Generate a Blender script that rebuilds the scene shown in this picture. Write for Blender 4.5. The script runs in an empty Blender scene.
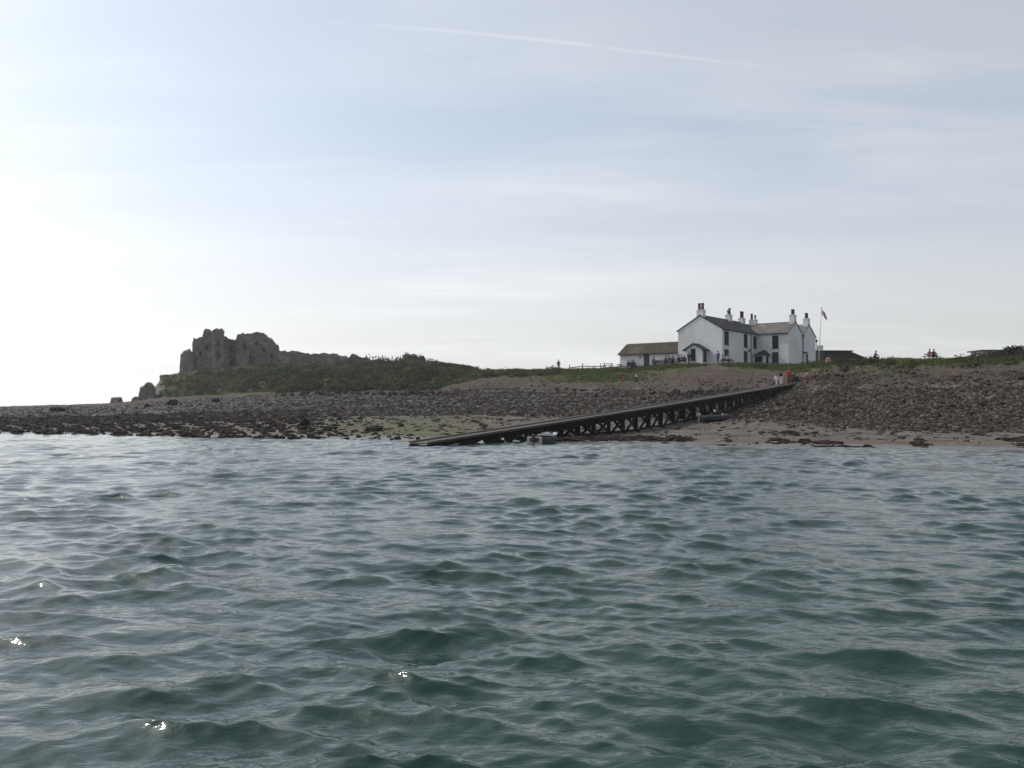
import bpy, bmesh, math, random
import numpy as np
from mathutils import Vector, Matrix
from mathutils.bvhtree import BVHTree
from mathutils import noise as mnoise

R = math.radians
rng = np.random.default_rng(7)
random.seed(11)
scene = bpy.context.scene
COL = scene.collection
FPX, HOR, EYE = 887.0, 407.0, 2.2          # focal length in pixels, horizon row, eye height above the water

# ---------------------------------------------------------------- helpers
def tag(o, label=None, cat=None, group=None, kind=None):
    if label: o['label'] = label
    if cat: o['category'] = cat
    if group: o['group'] = group
    if kind: o['kind'] = kind
    return o

def empty(name, loc=(0, 0, 0), rz=0.0, scale=1.0):
    o = bpy.data.objects.new(name, None)
    COL.objects.link(o)
    o.location = loc
    o.rotation_euler = (0, 0, rz)
    o.scale = (scale,) * 3
    o.empty_display_size = 0.2
    return o

def link_mesh(name, me, m=None, parent=None):
    o = bpy.data.objects.new(name, me)
    COL.objects.link(o)
    if m is not None and not me.materials:
        me.materials.append(m)
    if parent is not None:
        o.parent = parent
    return o

def np_mesh(name, V, F, smooth=False, attrs=None):
    V = np.asarray(V, dtype=np.float32)
    F = np.asarray(F, dtype=np.int32)
    me = bpy.data.meshes.new(name)
    me.vertices.add(len(V)); me.vertices.foreach_set('co', V.ravel())
    n, k = F.shape
    me.loops.add(n * k); me.loops.foreach_set('vertex_index', F.ravel())
    me.polygons.add(n)
    me.polygons.foreach_set('loop_start', np.arange(0, n * k, k, dtype=np.int32))
    me.polygons.foreach_set('use_smooth', np.full(n, smooth))
    for an, av in (attrs or {}).items():
        at = me.attributes.new(an, 'FLOAT', 'POINT')
        at.data.foreach_set('value', np.asarray(av, dtype=np.float32).ravel())
    me.update(calc_edges=True)
    return me

class MB:
    """collects simple solids into one mesh"""
    def __init__(s): s.v = []; s.f = []
    def add(s, vs, fs):
        b = len(s.v); s.v += [tuple(v) for v in vs]; s.f += [tuple(b + i for i in f) for f in fs]; return s
    def box(s, x0, x1, y0, y1, z0, z1):
        vs = [(x, y, z) for z in (z0, z1) for y in (y0, y1) for x in (x0, x1)]
        return s.add(vs, [(0, 2, 3, 1), (4, 5, 7, 6), (0, 1, 5, 4), (1, 3, 7, 5), (3, 2, 6, 7), (2, 0, 4, 6)])
    def beam(s, p, q, w, h, up=(0, 0, 1)):
        p, q = Vector(p), Vector(q); d = (q - p).normalized(); u = Vector(up)
        a = d.cross(u)
        if a.length < 1e-4: a = d.cross(Vector((1, 0, 0)))
        a.normalize(); b = a.cross(d).normalized()
        vs = [c + a * (i * w / 2) + b * (j * h / 2) for c in (p, q) for i, j in ((-1, -1), (1, -1), (1, 1), (-1, 1))]
        return s.add(vs, [(3, 2, 1, 0), (4, 5, 6, 7), (0, 1, 5, 4), (1, 2, 6, 5), (2, 3, 7, 6), (3, 0, 4, 7)])
    def tube(s, pts, rad, n=10, caps=True):
        pts = [Vector(p) for p in pts]
        rad = rad if isinstance(rad, (list, tuple)) else [rad] * len(pts)
        vs = []; fs = []
        for i, p in enumerate(pts):
            d = (pts[min(i + 1, len(pts) - 1)] - pts[max(i - 1, 0)]).normalized()
            a = d.cross(Vector((0, 0, 1)))
            if a.length < 1e-3: a = Vector((1, 0, 0))
            a.normalize(); b = a.cross(d).normalized()
            for k in range(n):
                t = 2 * math.pi * k / n
                vs.append(p + (a * math.cos(t) + b * math.sin(t)) * rad[i])
        for i in range(len(pts) - 1):
            for k in range(n):
                k2 = (k + 1) % n
                fs.append((i * n + k, i * n + k2, (i + 1) * n + k2, (i + 1) * n + k))
        if caps:
            fs.append(tuple(range(n - 1, -1, -1))); fs.append(tuple((len(pts) - 1) * n + k for k in range(n)))
        return s.add(vs, fs)
    def lathe(s, prof, c=(0, 0, 0), n=16):
        pts = [(c[0], c[1], c[2] + z) for r, z in prof]
        vs = []; fs = []
        for r, z in prof:
            for k in range(n):
                t = 2 * math.pi * k / n
                vs.append((c[0] + r * math.cos(t), c[1] + r * math.sin(t), c[2] + z))
        for i in range(len(prof) - 1):
            for k in range(n):
                k2 = (k + 1) % n
                fs.append((i * n + k, i * n + k2, (i + 1) * n + k2, (i + 1) * n + k))
        fs.append(tuple(range(n - 1, -1, -1))); fs.append(tuple((len(prof) - 1) * n + k for k in range(n)))
        return s.add(vs, fs)
    def prism(s, poly, axis, t0, t1):
        """poly of 2-D points extruded along axis 'x' (poly is y,z) or 'y' (poly is x,z) or 'z'"""
        n = len(poly)
        def P(p, t):
            return (t, p[0], p[1]) if axis == 'x' else ((p[0], t, p[1]) if axis == 'y' else (p[0], p[1], t))
        vs = [P(p, t0) for p in poly] + [P(p, t1) for p in poly]
        fs = [tuple(range(n)), tuple(range(2 * n - 1, n - 1, -1))]
        for i in range(n):
            j = (i + 1) % n
            fs.append((j, i, n + i, n + j))
        return s.add(vs, fs)
    def ball(s, c, r, n=10, m=7):
        r = r if isinstance(r, (tuple, list)) else (r, r, r)
        prof = [(math.sin(math.pi * i / m), -math.cos(math.pi * i / m)) for i in range(m + 1)]
        vs = []; fs = []
        for a, z in prof:
            a = max(a, 0.02)
            for k in range(n):
                t = 2 * math.pi * k / n
                vs.append((c[0] + r[0] * a * math.cos(t), c[1] + r[1] * a * math.sin(t), c[2] + r[2] * z))
        for i in range(m):
            for k in range(n):
                k2 = (k + 1) % n
                fs.append((i * n + k, i * n + k2, (i + 1) * n + k2, (i + 1) * n + k))
        fs.append(tuple(range(n - 1, -1, -1))); fs.append(tuple(m * n + k for k in range(n)))
        return s.add(vs, fs)
    def mesh(s, name, smooth=False, bevel=0.0):
        me = bpy.data.meshes.new(name)
        me.from_pydata(s.v, [], s.f)
        bm = bmesh.new(); bm.from_mesh(me)
        bmesh.ops.recalc_face_normals(bm, faces=bm.faces)
        if bevel > 0:
            es = [e for e in bm.edges if len(e.link_faces) == 2 and e.calc_face_angle() > 0.6]
            bmesh.ops.bevel(bm, geom=es, offset=bevel, segments=1, affect='EDGES', clamp_overlap=True)
        for f in bm.faces: f.smooth = smooth
        bm.to_mesh(me); bm.free()
        return me
    def build(s, name, m, parent=None, smooth=False, bevel=0.0):
        return link_mesh(name, s.mesh(name, smooth, bevel), m, parent)

# ---------------------------------------------------------------- materials
class NT:
    def __init__(s, m):
        m.use_nodes = True
        s.t = m.node_tree; s.n = s.t.nodes; s.l = s.t.links
    def new(s, kind, **kw):
        nd = s.n.new(kind)
        for k, v in kw.items():
            if k.startswith('in_'):
                key = k[3:]
                nd.inputs[int(key) if key.isdigit() else key.replace('_', ' ')].default_value = v
            else: setattr(nd, k, v)
        return nd
    def link(s, a, b): s.l.new(a, b)
    def math(s, op, a, b=None, c=None, clamp=False):
        nd = s.n.new('ShaderNodeMath'); nd.operation = op; nd.use_clamp = clamp
        for i, x in enumerate((a, b, c)):
            if x is None: continue
            if isinstance(x, (int, float)): nd.inputs[i].default_value = x
            else: s.link(x, nd.inputs[i])
        return nd.outputs[0]
    def mix(s, f, a, b, blend='MIX'):
        nd = s.n.new('ShaderNodeMix'); nd.data_type = 'RGBA'; nd.blend_type = blend
        for sock, x in ((nd.inputs[0], f), (nd.inputs[6], a), (nd.inputs[7], b)):
            if isinstance(x, (int, float)): sock.default_value = x
            elif isinstance(x, (tuple, list)): sock.default_value = (*x[:3], 1)
            else: s.link(x, sock)
        return nd.outputs[2]
    def smooth(s, x, lo, hi):
        nd = s.n.new('ShaderNodeMapRange'); nd.interpolation_type = 'SMOOTHSTEP'
        nd.inputs[1].default_value = lo; nd.inputs[2].default_value = hi
        s.link(x, nd.inputs[0]); return nd.outputs[0]
    def noise(s, vec, scale, detail=4, rough=0.55, dist=0.0):
        nd = s.n.new('ShaderNodeTexNoise')
        nd.inputs['Scale'].default_value = scale; nd.inputs['Detail'].default_value = detail
        nd.inputs['Roughness'].default_value = rough; nd.inputs['Distortion'].default_value = dist
        if vec is not None: s.link(vec, nd.inputs['Vector'])
        return nd.outputs[0]
    def scaled(s, vec, sc):
        nd = s.n.new('ShaderNodeMapping'); nd.inputs['Scale'].default_value = sc
        s.link(vec, nd.inputs['Vector']); return nd.outputs[0]
    def attr(s, name):
        nd = s.n.new('ShaderNodeAttribute'); nd.attribute_name = name; return nd.outputs['Fac']
    def coord(s, which='Object'):
        return s.n.new('ShaderNodeTexCoord').outputs[which]
    def bump(s, h, strength=0.4, dist=0.02):
        nd = s.n.new('ShaderNodeBump'); nd.inputs['Strength'].default_value = strength; nd.inputs['Distance'].default_value = dist
        s.link(h, nd.inputs['Height']); return nd.outputs[0]

MATS = {}
def mat(name, c1, c2=None, rough=0.8, scale=3.0, bump=0.3, bdist=0.02, metallic=0.0, spec=0.5, attr=None, stretch=None, c3=None):
    """two-colour noise mottled surface; attr = per-object 'tone' attribute used to vary the colour"""
    if name in MATS: return MATS[name]
    m = bpy.data.materials.new(name); t = NT(m)
    b = t.n['Principled BSDF']
    v = t.coord('Object')
    if stretch: v = t.scaled(v, stretch)
    nz = t.noise(v, scale, 6, 0.6)
    c2 = c2 or tuple(x * 0.75 for x in c1)
    col = t.mix(t.smooth(nz, 0.35, 0.65), c1, c2)
    if c3:
        nz2 = t.noise(v, scale * 0.23, 3, 0.6)
        col = t.mix(t.smooth(nz2, 0.48, 0.66), col, c3)
    if attr:
        a = t.attr(attr)
        k = t.math('MULTIPLY_ADD', a, 1.5, 0.25)
        nd = t.new('ShaderNodeVectorMath', operation='SCALE')
        t.link(col, nd.inputs[0]); t.link(k, nd.inputs['Scale']); col = nd.outputs[0]
    t.link(col, b.inputs['Base Color'])
    b.inputs['Roughness'].default_value = rough; b.inputs['Metallic'].default_value = metallic
    b.inputs['Specular IOR Level'].default_value = spec
    if bump:
        t.link(t.bump(t.noise(v, scale * 4, 5, 0.6), bump, bdist), b.inputs['Normal'])
    MATS[name] = m
    return m
# ---------------------------------------------------------------- camera, light, sky
cam_d = bpy.data.cameras.new('camera'); cam = bpy.data.objects.new('camera', cam_d); COL.objects.link(cam)
cam.location = (0, 0, EYE); cam.rotation_euler = (R(90), 0, 0)
cam_d.sensor_width = 36.0; cam_d.lens = FPX / 1024 * 36.0
cam_d.shift_y = (HOR - 384.0) / 1024
cam_d.clip_start = 0.1; cam_d.clip_end = 20000
scene.camera = cam

SUN_AZ, SUN_EL = -64.0, 46.0               # degrees clockwise from +Y, and above the horizon
sd = Vector((math.sin(R(SUN_AZ)) * math.cos(R(SUN_EL)), math.cos(R(SUN_AZ)) * math.cos(R(SUN_EL)), math.sin(R(SUN_EL))))
sun_d = bpy.data.lights.new('sun', 'SUN'); sun = bpy.data.objects.new('sun', sun_d); COL.objects.link(sun)
sun_d.energy = 2.0; sun_d.angle = R(1.2); sun_d.color = (1.0, 0.93, 0.83)
sun.rotation_euler = sd.to_track_quat('Z', 'Y').to_euler()
sun.location = sd * 300

world = bpy.data.worlds.new('World'); scene.world = world
w = NT(world)
bg = w.n['Background']
sky = w.new('ShaderNodeTexSky', sky_type='NISHITA', sun_disc=False)
sky.sun_elevation = R(SUN_EL); sky.sun_rotation = R(SUN_AZ)
sky.altitude = 0; sky.air_density = 1.0; sky.dust_density = 2.3; sky.ozone_density = 1.0
d = w.coord('Generated')
sx = w.new('ShaderNodeSeparateXYZ'); w.link(d, sx.inputs[0])
X, Y, Z = sx.outputs
up = w.new('ShaderNodeCombineXYZ'); w.link(X, up.inputs[0]); w.link(Y, up.inputs[1]); w.link(w.math('MAXIMUM', Z, 0.075), up.inputs[2])
nv = w.new('ShaderNodeVectorMath', operation='NORMALIZE'); w.link(up.outputs[0], nv.inputs[0]); w.link(nv.outputs[0], sky.inputs['Vector'])
den = w.math('ADD', w.math('MAXIMUM', Z, 0.0), 0.16)
cx = w.math('DIVIDE', X, den); cy = w.math('DIVIDE', Y, den)
cb = w.new('ShaderNodeCombineXYZ'); w.link(cx, cb.inputs[0]); w.link(cy, cb.inputs[1])
mp = w.new('ShaderNodeMapping'); mp.inputs['Rotation'].default_value = (0, 0, R(14)); mp.inputs['Scale'].default_value = (0.42, 1.5, 1)
mp.inputs['Location'].default_value = (1.7, 0.4, 0)
w.link(cb.outputs[0], mp.inputs['Vector'])
n1 = w.noise(mp.outputs[0], 1.1, 7, 0.56, 0.35)
n2 = w.noise(cb.outputs[0], 0.55, 3, 0.5)
streak = w.math('MULTIPLY', w.smooth(n1, 0.38, 0.72), w.smooth(n2, 0.25, 0.7))
# a contrail: a straight line on the high cloud plane
th = R(9.9)
dl = w.math('ADD', w.math('ADD', w.math('MULTIPLY', cx, -math.sin(th)), w.math('MULTIPLY', cy, math.cos(th))), -1.6696)
al = w.math('ADD', w.math('MULTIPLY', cx, math.cos(th)), w.math('MULTIPLY', cy, math.sin(th)))
wob = w.math('MULTIPLY', w.math('SUBTRACT', w.noise(cb.outputs[0], 2.2, 3), 0.5), 0.022)
wd = w.math('ABSOLUTE', w.math('ADD', dl, wob))
trail = w.math('SUBTRACT', 1.0, w.smooth(wd, 0.001, 0.010))
trail = w.math('MULTIPLY', trail, w.math('MULTIPLY', w.smooth(al, -0.2, 0.3), w.math('SUBTRACT', 1.0, w.smooth(al, 0.6, 0.95))))
trail = w.math('MULTIPLY', trail, w.math('MULTIPLY_ADD', w.noise(cb.outputs[0], 9.0, 4), 1.2, -0.05, clamp=True))
bw = w.new('ShaderNodeRGBToBW'); w.link(sky.outputs[0], bw.inputs[0])
lum = w.math('MULTIPLY_ADD', bw.outputs[0], 0.80, 1.72)
low = w.math('SUBTRACT', 1.0, w.smooth(Z, 0.02, 0.34))
veil = w.math('MULTIPLY_ADD', low, 0.36, 0.54)
tint = w.mix(low, (0.93, 1.0, 1.115), (1.0, 1.0, 0.985))
gr = w.new('ShaderNodeVectorMath', operation='SCALE'); w.link(tint, gr.inputs[0]); w.link(lum, gr.inputs['Scale'])
base_sky = w.mix(veil, sky.outputs[0], gr.outputs[0])
bright = w.new('ShaderNodeVectorMath', operation='SCALE'); bright.inputs[0].default_value = (1.20, 1.225, 1.26); w.link(lum, bright.inputs['Scale'])
n3 = w.noise(mp.outputs[0], 3.1, 6, 0.6, 0.5)
cirrus = w.math('ADD', w.math('MULTIPLY', streak, 0.75), w.math('MULTIPLY', w.smooth(n3, 0.45, 0.75), w.math('MULTIPLY', w.smooth(n2, 0.35, 0.65), 0.28)))
cirrus = w.math('ADD', cirrus, w.math('MULTIPLY', trail, 0.5), clamp=True)
skyc = w.mix(cirrus, base_sky, bright.outputs[0])
w.link(skyc, bg.inputs[0])
bg.inputs[1].default_value = 0.145

vs_ = scene.view_settings
vs_.view_transform = 'Standard'; vs_.look = 'None'; vs_.gamma = 1.0; vs_.exposure = 0.14
vs_.use_curve_mapping = False

# ---------------------------------------------------------------- land: stations across the view, each a profile from the water's edge up to the crest
# station column, then (distance, image row of the ground) at: water's edge, top of the flats, top of the shingle, foot of the turf, crest
ST = [
 (-420, (86, 430.0), (125, 419.5), (190, 408.7), (215, 407.6), (225, 407.4)),
 (0,    (75, 433.0), (110, 421.0), (185, 408.5), (215, 407.2), (225, 406.8)),
 (100,  (71, 434.5), (108, 420.0), (185, 406.5), (215, 404.5), (225, 404.0)),
 (132,  (69, 435.3), (106, 419.0), (190, 404.0), (225, 402.0), (245, 401.5)),
 (148,  (68, 435.6), (106, 419.0), (195, 402.5), (238, 400.0), (262, 398.0)),
 (160,  (68, 436.0), (105, 419.0), (198, 401.0), (233, 398.0), (262, 379.0)),
 (175,  (67, 436.2), (105, 418.0), (198, 400.0), (225, 397.0), (260, 374.0)),
 (200,  (65, 437.0), (104, 418.0), (195, 399.0), (215, 396.0), (258, 369.5)),
 (240,  (64, 437.5), (103, 418.0), (185, 397.0), (205, 393.0), (256, 366.5)),
 (300,  (62, 438.5), (102, 416.0), (170, 393.0), (185, 390.0), (250, 363.5)),
 (350,  (61, 439.0), (101, 415.0), (160, 392.0), (175, 390.0), (238, 363.0)),
 (405,  (58, 440.5), (100, 414.5), (150, 391.5), (165, 390.0), (215, 363.0)),
 (440,  (57.5, 441), (97, 414.5), (146, 391.5), (160, 388.0), (200, 362.5)),
 (460,  (57.5, 441), (95, 414.0), (144, 391.5), (156, 383.0), (190, 366.0)),
 (480,  (57.5, 441), (93, 414.0), (142, 391.0), (158, 376.0), (180, 370.0)),
 (520,  (57.5, 441), (89, 414.5), (138, 391.0), (158, 374.5), (170, 369.5)),
 (570,  (57.5, 441), (86, 416.0), (128, 392.0), (146, 374.0), (158, 369.0)),
 (600,  (56.5, 441.5), (85, 417.0), (122, 392.0), (140, 373.5), (150, 368.0)),
 (640,  (53.5, 443.5), (84, 417.5), (116, 394.0), (133, 371.0), (140, 366.0)),
 (680,  (50.7, 445.5), (84, 417.0), (110, 395.0), (124, 368.0), (130, 364.2)),
 (720,  (49.4, 446.5), (84, 417.0), (108, 393.0), (122, 366.0), (127, 363.5)),
 (760,  (48.8, 447.0), (83, 417.0), (106, 390.0), (120, 369.0), (127, 363.5)),
 (785,  (48.5, 447.0), (81, 418.5), (104, 391.0), (115, 371.5), (126, 364.0)),
 (800,  (48.4, 447.3), (80, 420.0), (102, 390.0), (112, 374.0), (126, 364.0)),
 (815,  (48.2, 447.4), (78, 422.0), (100, 389.0), (111, 367.0), (119, 361.5)),
 (840,  (48, 447.7), (76, 423.5), (98, 387.0), (110, 365.5), (118, 360.5)),
 (900,  (47.2, 448.3), (72, 427.0), (95, 385.0), (108, 365.0), (115, 359.0)),
 (960,  (46.5, 449.0), (71, 428.0), (94, 384.0), (106, 364.5), (114, 358.5)),
 (1000, (45.9, 449.5), (70, 428.0), (93, 382.0), (106, 362.5), (113, 355.0)),
 (1030, (45.4, 450.0), (70, 428.0), (93, 381.0), (106, 361.0), (112, 352.5)),
 (1450, (44, 451.0), (70, 428.0), (93, 381.0), (106, 361.0), (112, 352.0)),
]
def zpx(dist, row): return EYE - (row - HOR) / FPX * dist
sx_ = np.array([s[0] for s in ST], float)
SY = np.array([[p[0] for p in s[1:]] for s in ST], float)
SZ = np.array([[zpx(*p) for p in s[1:]] for s in ST], float)
SZ[:, 0] = 0.0
# behind the crest: level ground, then a fall to the sea
back1 = np.array([25.0 if s[0] < 140 else 45.0 for s in ST]); back2 = back1 + np.array([40.0 if s[0] < 140 else 110.0 for s in ST])
Y5 = SY[:, 4] + back1; Y6 = SY[:, 4] + back2
Z5 = np.where(sx_ < 140, 0.6, SZ[:, 4] + 0.35); Z6 = np.full(len(ST), -3.0)
near0 = SY[:, 0] - 14.0
SYA = np.column_stack([near0, SY, Y5, Y6]); SZA = np.column_stack([np.full(len(ST), -1.3), SZ, Z5, Z6])   # index 0 is under water, 1 the water's edge
def smooth1(a, k=9):
    ker = np.hanning(k + 2)[1:-1]; ker /= ker.sum()
    return np.convolve(np.pad(a, k // 2, mode='edge'), ker, mode='valid')
NC = 900
colx = np.linspace(-420, 1450, NC)
PY = np.column_stack([smooth1(np.interp(colx, sx_, SYA[:, j]), 9) for j in range(8)])
PZ = np.column_stack([smooth1(np.interp(colx, sx_, SZA[:, j]), 9) for j in range(8)])
def vnoise(x, y, seed=0.0, sc=1.0, octv=4):
    return np.array([mnoise.fractal(Vector((a * sc, b * sc, seed)), 1.0, 2.0, octv) for a, b in zip(np.ravel(x), np.ravel(y))]).reshape(np.shape(x))
SEG = [10, 44, 60, 40, 40, 14, 10]          # rows per segment
svals = np.concatenate([np.arange(n) / n + i for i, n in enumerate(SEG)] + [[7.0]])
NR = len(svals)
i0 = np.minimum(svals.astype(int), 6); fr = svals - i0
def shape(i, f):
    f = f.copy()
    ex = 1.35 + 1.5 * np.exp(-((colx - 645) / 75.0) ** 4)[:, None]      # flats nearly level near the water, scoured lower beside the jetty
    return np.where(i[None] == 1, f[None] ** ex, np.where(i[None] == 2, f[None] ** 1.08, f[None]))
fz = shape(i0, fr)
TY = PY[:, i0] * (1 - fr) + PY[:, i0 + 1] * fr
TZ = PZ[:, i0] * (1 - fz) + PZ[:, i0 + 1] * fz
TX = (colx[:, None] - 512) / FPX * TY
S2 = np.broadcast_to(svals, TX.shape)
amp = np.interp(svals, [0, 1, 1.15, 2, 2.3, 3, 3.6, 4.4, 5, 5.4, 7], [0, .05, .07, .12, .22, .3, .42, .34, .26, .10, .05])
nz = vnoise(TX, TY, 3.0, 0.22, 5)
nz2 = vnoise(TX, TY * 0.6, 9.0, 0.9, 3)
calm = np.clip((np.hypot(TX - 36, TY - 136) - 16) / 12, 0.08, 1)    # level garden round the inn
TZ = TZ + (nz * 0.9 + nz2 * 0.35) * amp * calm
idx = np.arange(NC * NR).reshape(NC, NR)
quads = np.stack([idx[:-1, :-1], idx[1:, :-1], idx[1:, 1:], idx[:-1, 1:]], -1).reshape(-1, 4)
# masks of what covers the ground
cxm = np.broadcast_to(colx[:, None], TX.shape)
wob = nz * 0.45 + nz2 * 0.2
sW = S2 + wob
def sm(x, a, b): t = np.clip((x - a) / (b - a), 0, 1); return t * t * (3 - 2 * t)
m_shingle = sm(sW, 1.85, 2.05) * (1 - sm(sW, 2.95, 3.25))
m_soil = sm(sW, 2.9, 3.15) * (1 - sm(sW, 3.75, 4.05))
m_grass = sm(sW, 3.75, 4.05)
left = 1 - sm(cxm, 150, 172)
m_grass = np.maximum(m_grass * (1 - left), sm(cxm, 168, 195) * (1 - sm(cxm, 440, 480)) * sm(sW, 3.5, 3.9))
# turf hangs lower over the bluff in places
m_grass = np.maximum(m_grass, sm(sW, 3.45, 3.7) * np.exp(-((cxm - 590) / 45) ** 2))
m_grass = np.maximum(m_grass, sm(sW, 3.5, 3.75) * np.exp(-((cxm - 895) / 26) ** 2))
m_grass *= 1 - np.exp(-(((TX - (712 - 512) / FPX * TY) / 2.6) ** 2)) * (1 - sm(S2, 4.85, 5.2)) * 0.95   # the worn track up to the inn
m_algae = (1 - sm(cxm, 440, 540)) * sm(cxm, 240, 330) * sm(S2, 1.02, 1.2) * (1 - sm(S2, 1.9, 2.05))
m_rocky = (1 - sm(cxm, 250, 345)) * (1 - sm(S2, 3.0, 3.3))
m_wet = 1 - sm(S2, 1.05, 1.22)
m_red = sm(cxm, 720, 900)
me = np_mesh('ground', np.stack([TX, TY, TZ], -1).reshape(-1, 3), quads, True,
             dict(shingle=m_shingle, soil=m_soil, grass=m_grass, algae=m_algae, rocky=m_rocky, red=m_red, wet=m_wet))
m = bpy.data.materials.new('ground'); t = NT(m); b = t.n['Principled BSDF']
co = t.coord('Object')
f1 = t.noise(co, 0.6, 6, 0.6); f2 = t.noise(co, 3.2, 6, 0.65); f3 = t.noise(t.scaled(co, (0.25, 1.2, 1)), 1.3, 6, 0.6)
sand = t.mix(t.smooth(f1, 0.35, 0.65), (0.152, 0.132, 0.109), (0.104, 0.088, 0.073))
sand = t.mix(t.smooth(f3, 0.52, 0.62), sand, (0.06, 0.047, 0.04))
algae = t.mix(t.smooth(f3, 0.4, 0.62), (0.125, 0.12, 0.075), (0.07, 0.07, 0.038))
c = t.mix(t.attr('algae'), sand, algae)
rocky = t.mix(t.smooth(f2, 0.42, 0.58), (0.17, 0.155, 0.132), (0.07, 0.062, 0.052))
c = t.mix(t.attr('rocky'), c, rocky)
vor = t.new('ShaderNodeTexVoronoi'); vor.inputs['Scale'].default_value = 3.3; t.link(co, vor.inputs['Vector'])
sh = t.new('ShaderNodeHueSaturation'); t.link(vor.outputs['Color'], sh.inputs['Color']); sh.inputs['Saturation'].default_value = 0.12; sh.inputs['Value'].default_value = 0.15
shc = t.mix(t.math('MULTIPLY', t.attr('red'), 0.7), t.mix(0.5, sh.outputs[0], (0.085, 0.077, 0.071)), t.mix(0.5, sh.outputs[0], (0.105, 0.08, 0.067)))
c = t.mix(t.attr('shingle'), c, shc)
soil = t.mix(t.smooth(f2, 0.35, 0.68), (0.10, 0.078, 0.063), (0.042, 0.032, 0.026))
soil = t.mix(t.smooth(f1, 0.55, 0.66), soil, (0.06, 0.056, 0.03))
c = t.mix(t.attr('soil'), c, soil)
gr_ = t.mix(t.smooth(f2, 0.35, 0.65), (0.062, 0.078, 0.026), (0.038, 0.05, 0.017))
gr_ = t.mix(t.smooth(f1, 0.5, 0.64), gr_, (0.065, 0.065, 0.028))
c = t.mix(t.attr('grass'), c, gr_)
c = t.mix(t.math('MULTIPLY', t.attr('wet'), 0.75), c, t.mix(0.5, c, (0.03, 0.026, 0.022)))
t.link(c, b.inputs['Base Color']); t.link(t.math('MULTIPLY_ADD', t.attr('wet'), 0.3, 0.10), b.inputs['Specular IOR Level'])
t.link(t.math('MULTIPLY_ADD', t.attr('wet'), -0.5, 0.85), b.inputs['Roughness'])
hh = t.math('ADD', t.math('MULTIPLY', f2, 0.5), t.math('MULTIPLY', vor.outputs['Distance'], t.attr('shingle')))
t.link(t.bump(hh, 0.6, 0.12), b.inputs['Normal'])
ground = link_mesh('ground', me, m)
tag(ground, 'island shore rising from sand and shingle to a grassy bluff', 'ground', kind='structure')
TREE = BVHTree.FromPolygons([tuple(v) for v in np.stack([TX, TY, TZ], -1).reshape(-1, 3).tolist()], quads.tolist())
def gz(x, y):
    h = TREE.ray_cast(Vector((x, y, 60)), Vector((0, 0, -1)))
    return h[0].z if h[0] is not None else 0.0
def on_px(px, row, maxd=400):
    """the spot of ground that lies along one direction from the boat"""
    dr = Vector(((px - 512) / FPX, 1.0, (HOR - row) / FPX)).normalized()
    h = TREE.ray_cast(Vector((0, 0, EYE)), dr)
    return h[0]
def at(px, dist):
    x = (px - 512) / FPX * dist
    return Vector((x, dist, gz(x, dist)))
def param(cols, s):
    """ground points from arrays of station column and profile parameter"""
    ci = np.clip((cols - colx[0]) / (colx[1] - colx[0]), 0, NC - 1.001)
    ri = np.interp(s, svals, np.arange(NR)); ri = np.clip(ri, 0, NR - 1.001)
    a = ci.astype(int); bq = ri.astype(int); fa = ci - a; fb = ri - bq
    def bil(T): return (T[a, bq] * (1 - fa) + T[a + 1, bq] * fa) * (1 - fb) + (T[a, bq + 1] * (1 - fa) + T[a + 1, bq + 1] * fa) * fb
    return bil(TX), bil(TY), bil(TZ)

# ---------------------------------------------------------------- the sea: one sheet of real waves
ds = 0.0044
rows = [0.6]
while rows[-1] < 9000:
    r_ = rows[-1]; rows.append(r_ * (1 + (ds if 2.5 < r_ < 90 else 0.06)))
rows = np.array(rows)
fine = np.linspace(R(-40), R(40), 1060)
coarse = np.linspace(R(40), R(320), 150)[1:-1]
ang = np.concatenate([fine, coarse]); NA = len(ang)
dang = np.concatenate([np.full(1060, fine[1] - fine[0]), np.full(len(coarse), R(280 / 149))])
RR, AA = np.meshgrid(rows, ang, indexing='ij')
WX = RR * np.sin(AA); WY = RR * np.cos(AA)
drow = np.gradient(rows)
space = np.maximum(drow[:, None] * np.ones(NA), RR * dang[None, :])
hx = np.zeros_like(WX); hy = np.zeros_like(WX); hz = np.zeros_like(WX)
NW = 130
lam = np.exp(np.linspace(math.log(0.16), math.log(5.2), NW)) * np.exp(rng.normal(0, .03, NW))
k_ = 2 * math.pi / lam
lp = 1.05
wgt = np.where(lam < lp, (lam / lp) ** 0.20, np.exp(-((np.log(lam / lp)) / 0.60) ** 2))
msq = 0.038
slope = wgt * math.sqrt(2 * msq / np.sum(wgt ** 2))
spread = np.interp(lam, [0.16, 0.6, 2.0, 5.2], [R(46), R(34), R(25), R(16)])
phi = R(-100) + rng.normal(0, 1, NW) * spread
ph0 = rng.uniform(0, 2 * math.pi, NW)
act = RR < 140
# gusts: patches of rougher and smoother water
ax, ay, asp = WX[act], WY[act], space[act]
sub = np.random.default_rng(3)
patch = np.zeros_like(ax)
for i in range(9):
    an = sub.uniform(0, 6.28); kk = 2 * math.pi / sub.uniform(3.5, 14)
    patch += np.sin(kk * (ax * math.cos(an) + ay * math.sin(an)) + sub.uniform(0, 6.28))
patch = 1 + 0.13 * patch
ox = np.zeros_like(ax); oy = np.zeros_like(ax); oz = np.zeros_like(ax)
for i in range(NW):
    fade = np.clip((lam[i] / asp - 2.2) / 2.5, 0, 1)
    p_ = k_[i] * (ax * math.cos(phi[i]) + ay * math.sin(phi[i])) + ph0[i]
    A = slope[i] / k_[i] * fade * (patch if lam[i] < 1.6 else 1.0)
    oz += A * np.cos(p_); sn = A * np.sin(p_) * 1.1
    ox -= sn * math.cos(phi[i]); oy -= sn * math.sin(phi[i])
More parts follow.
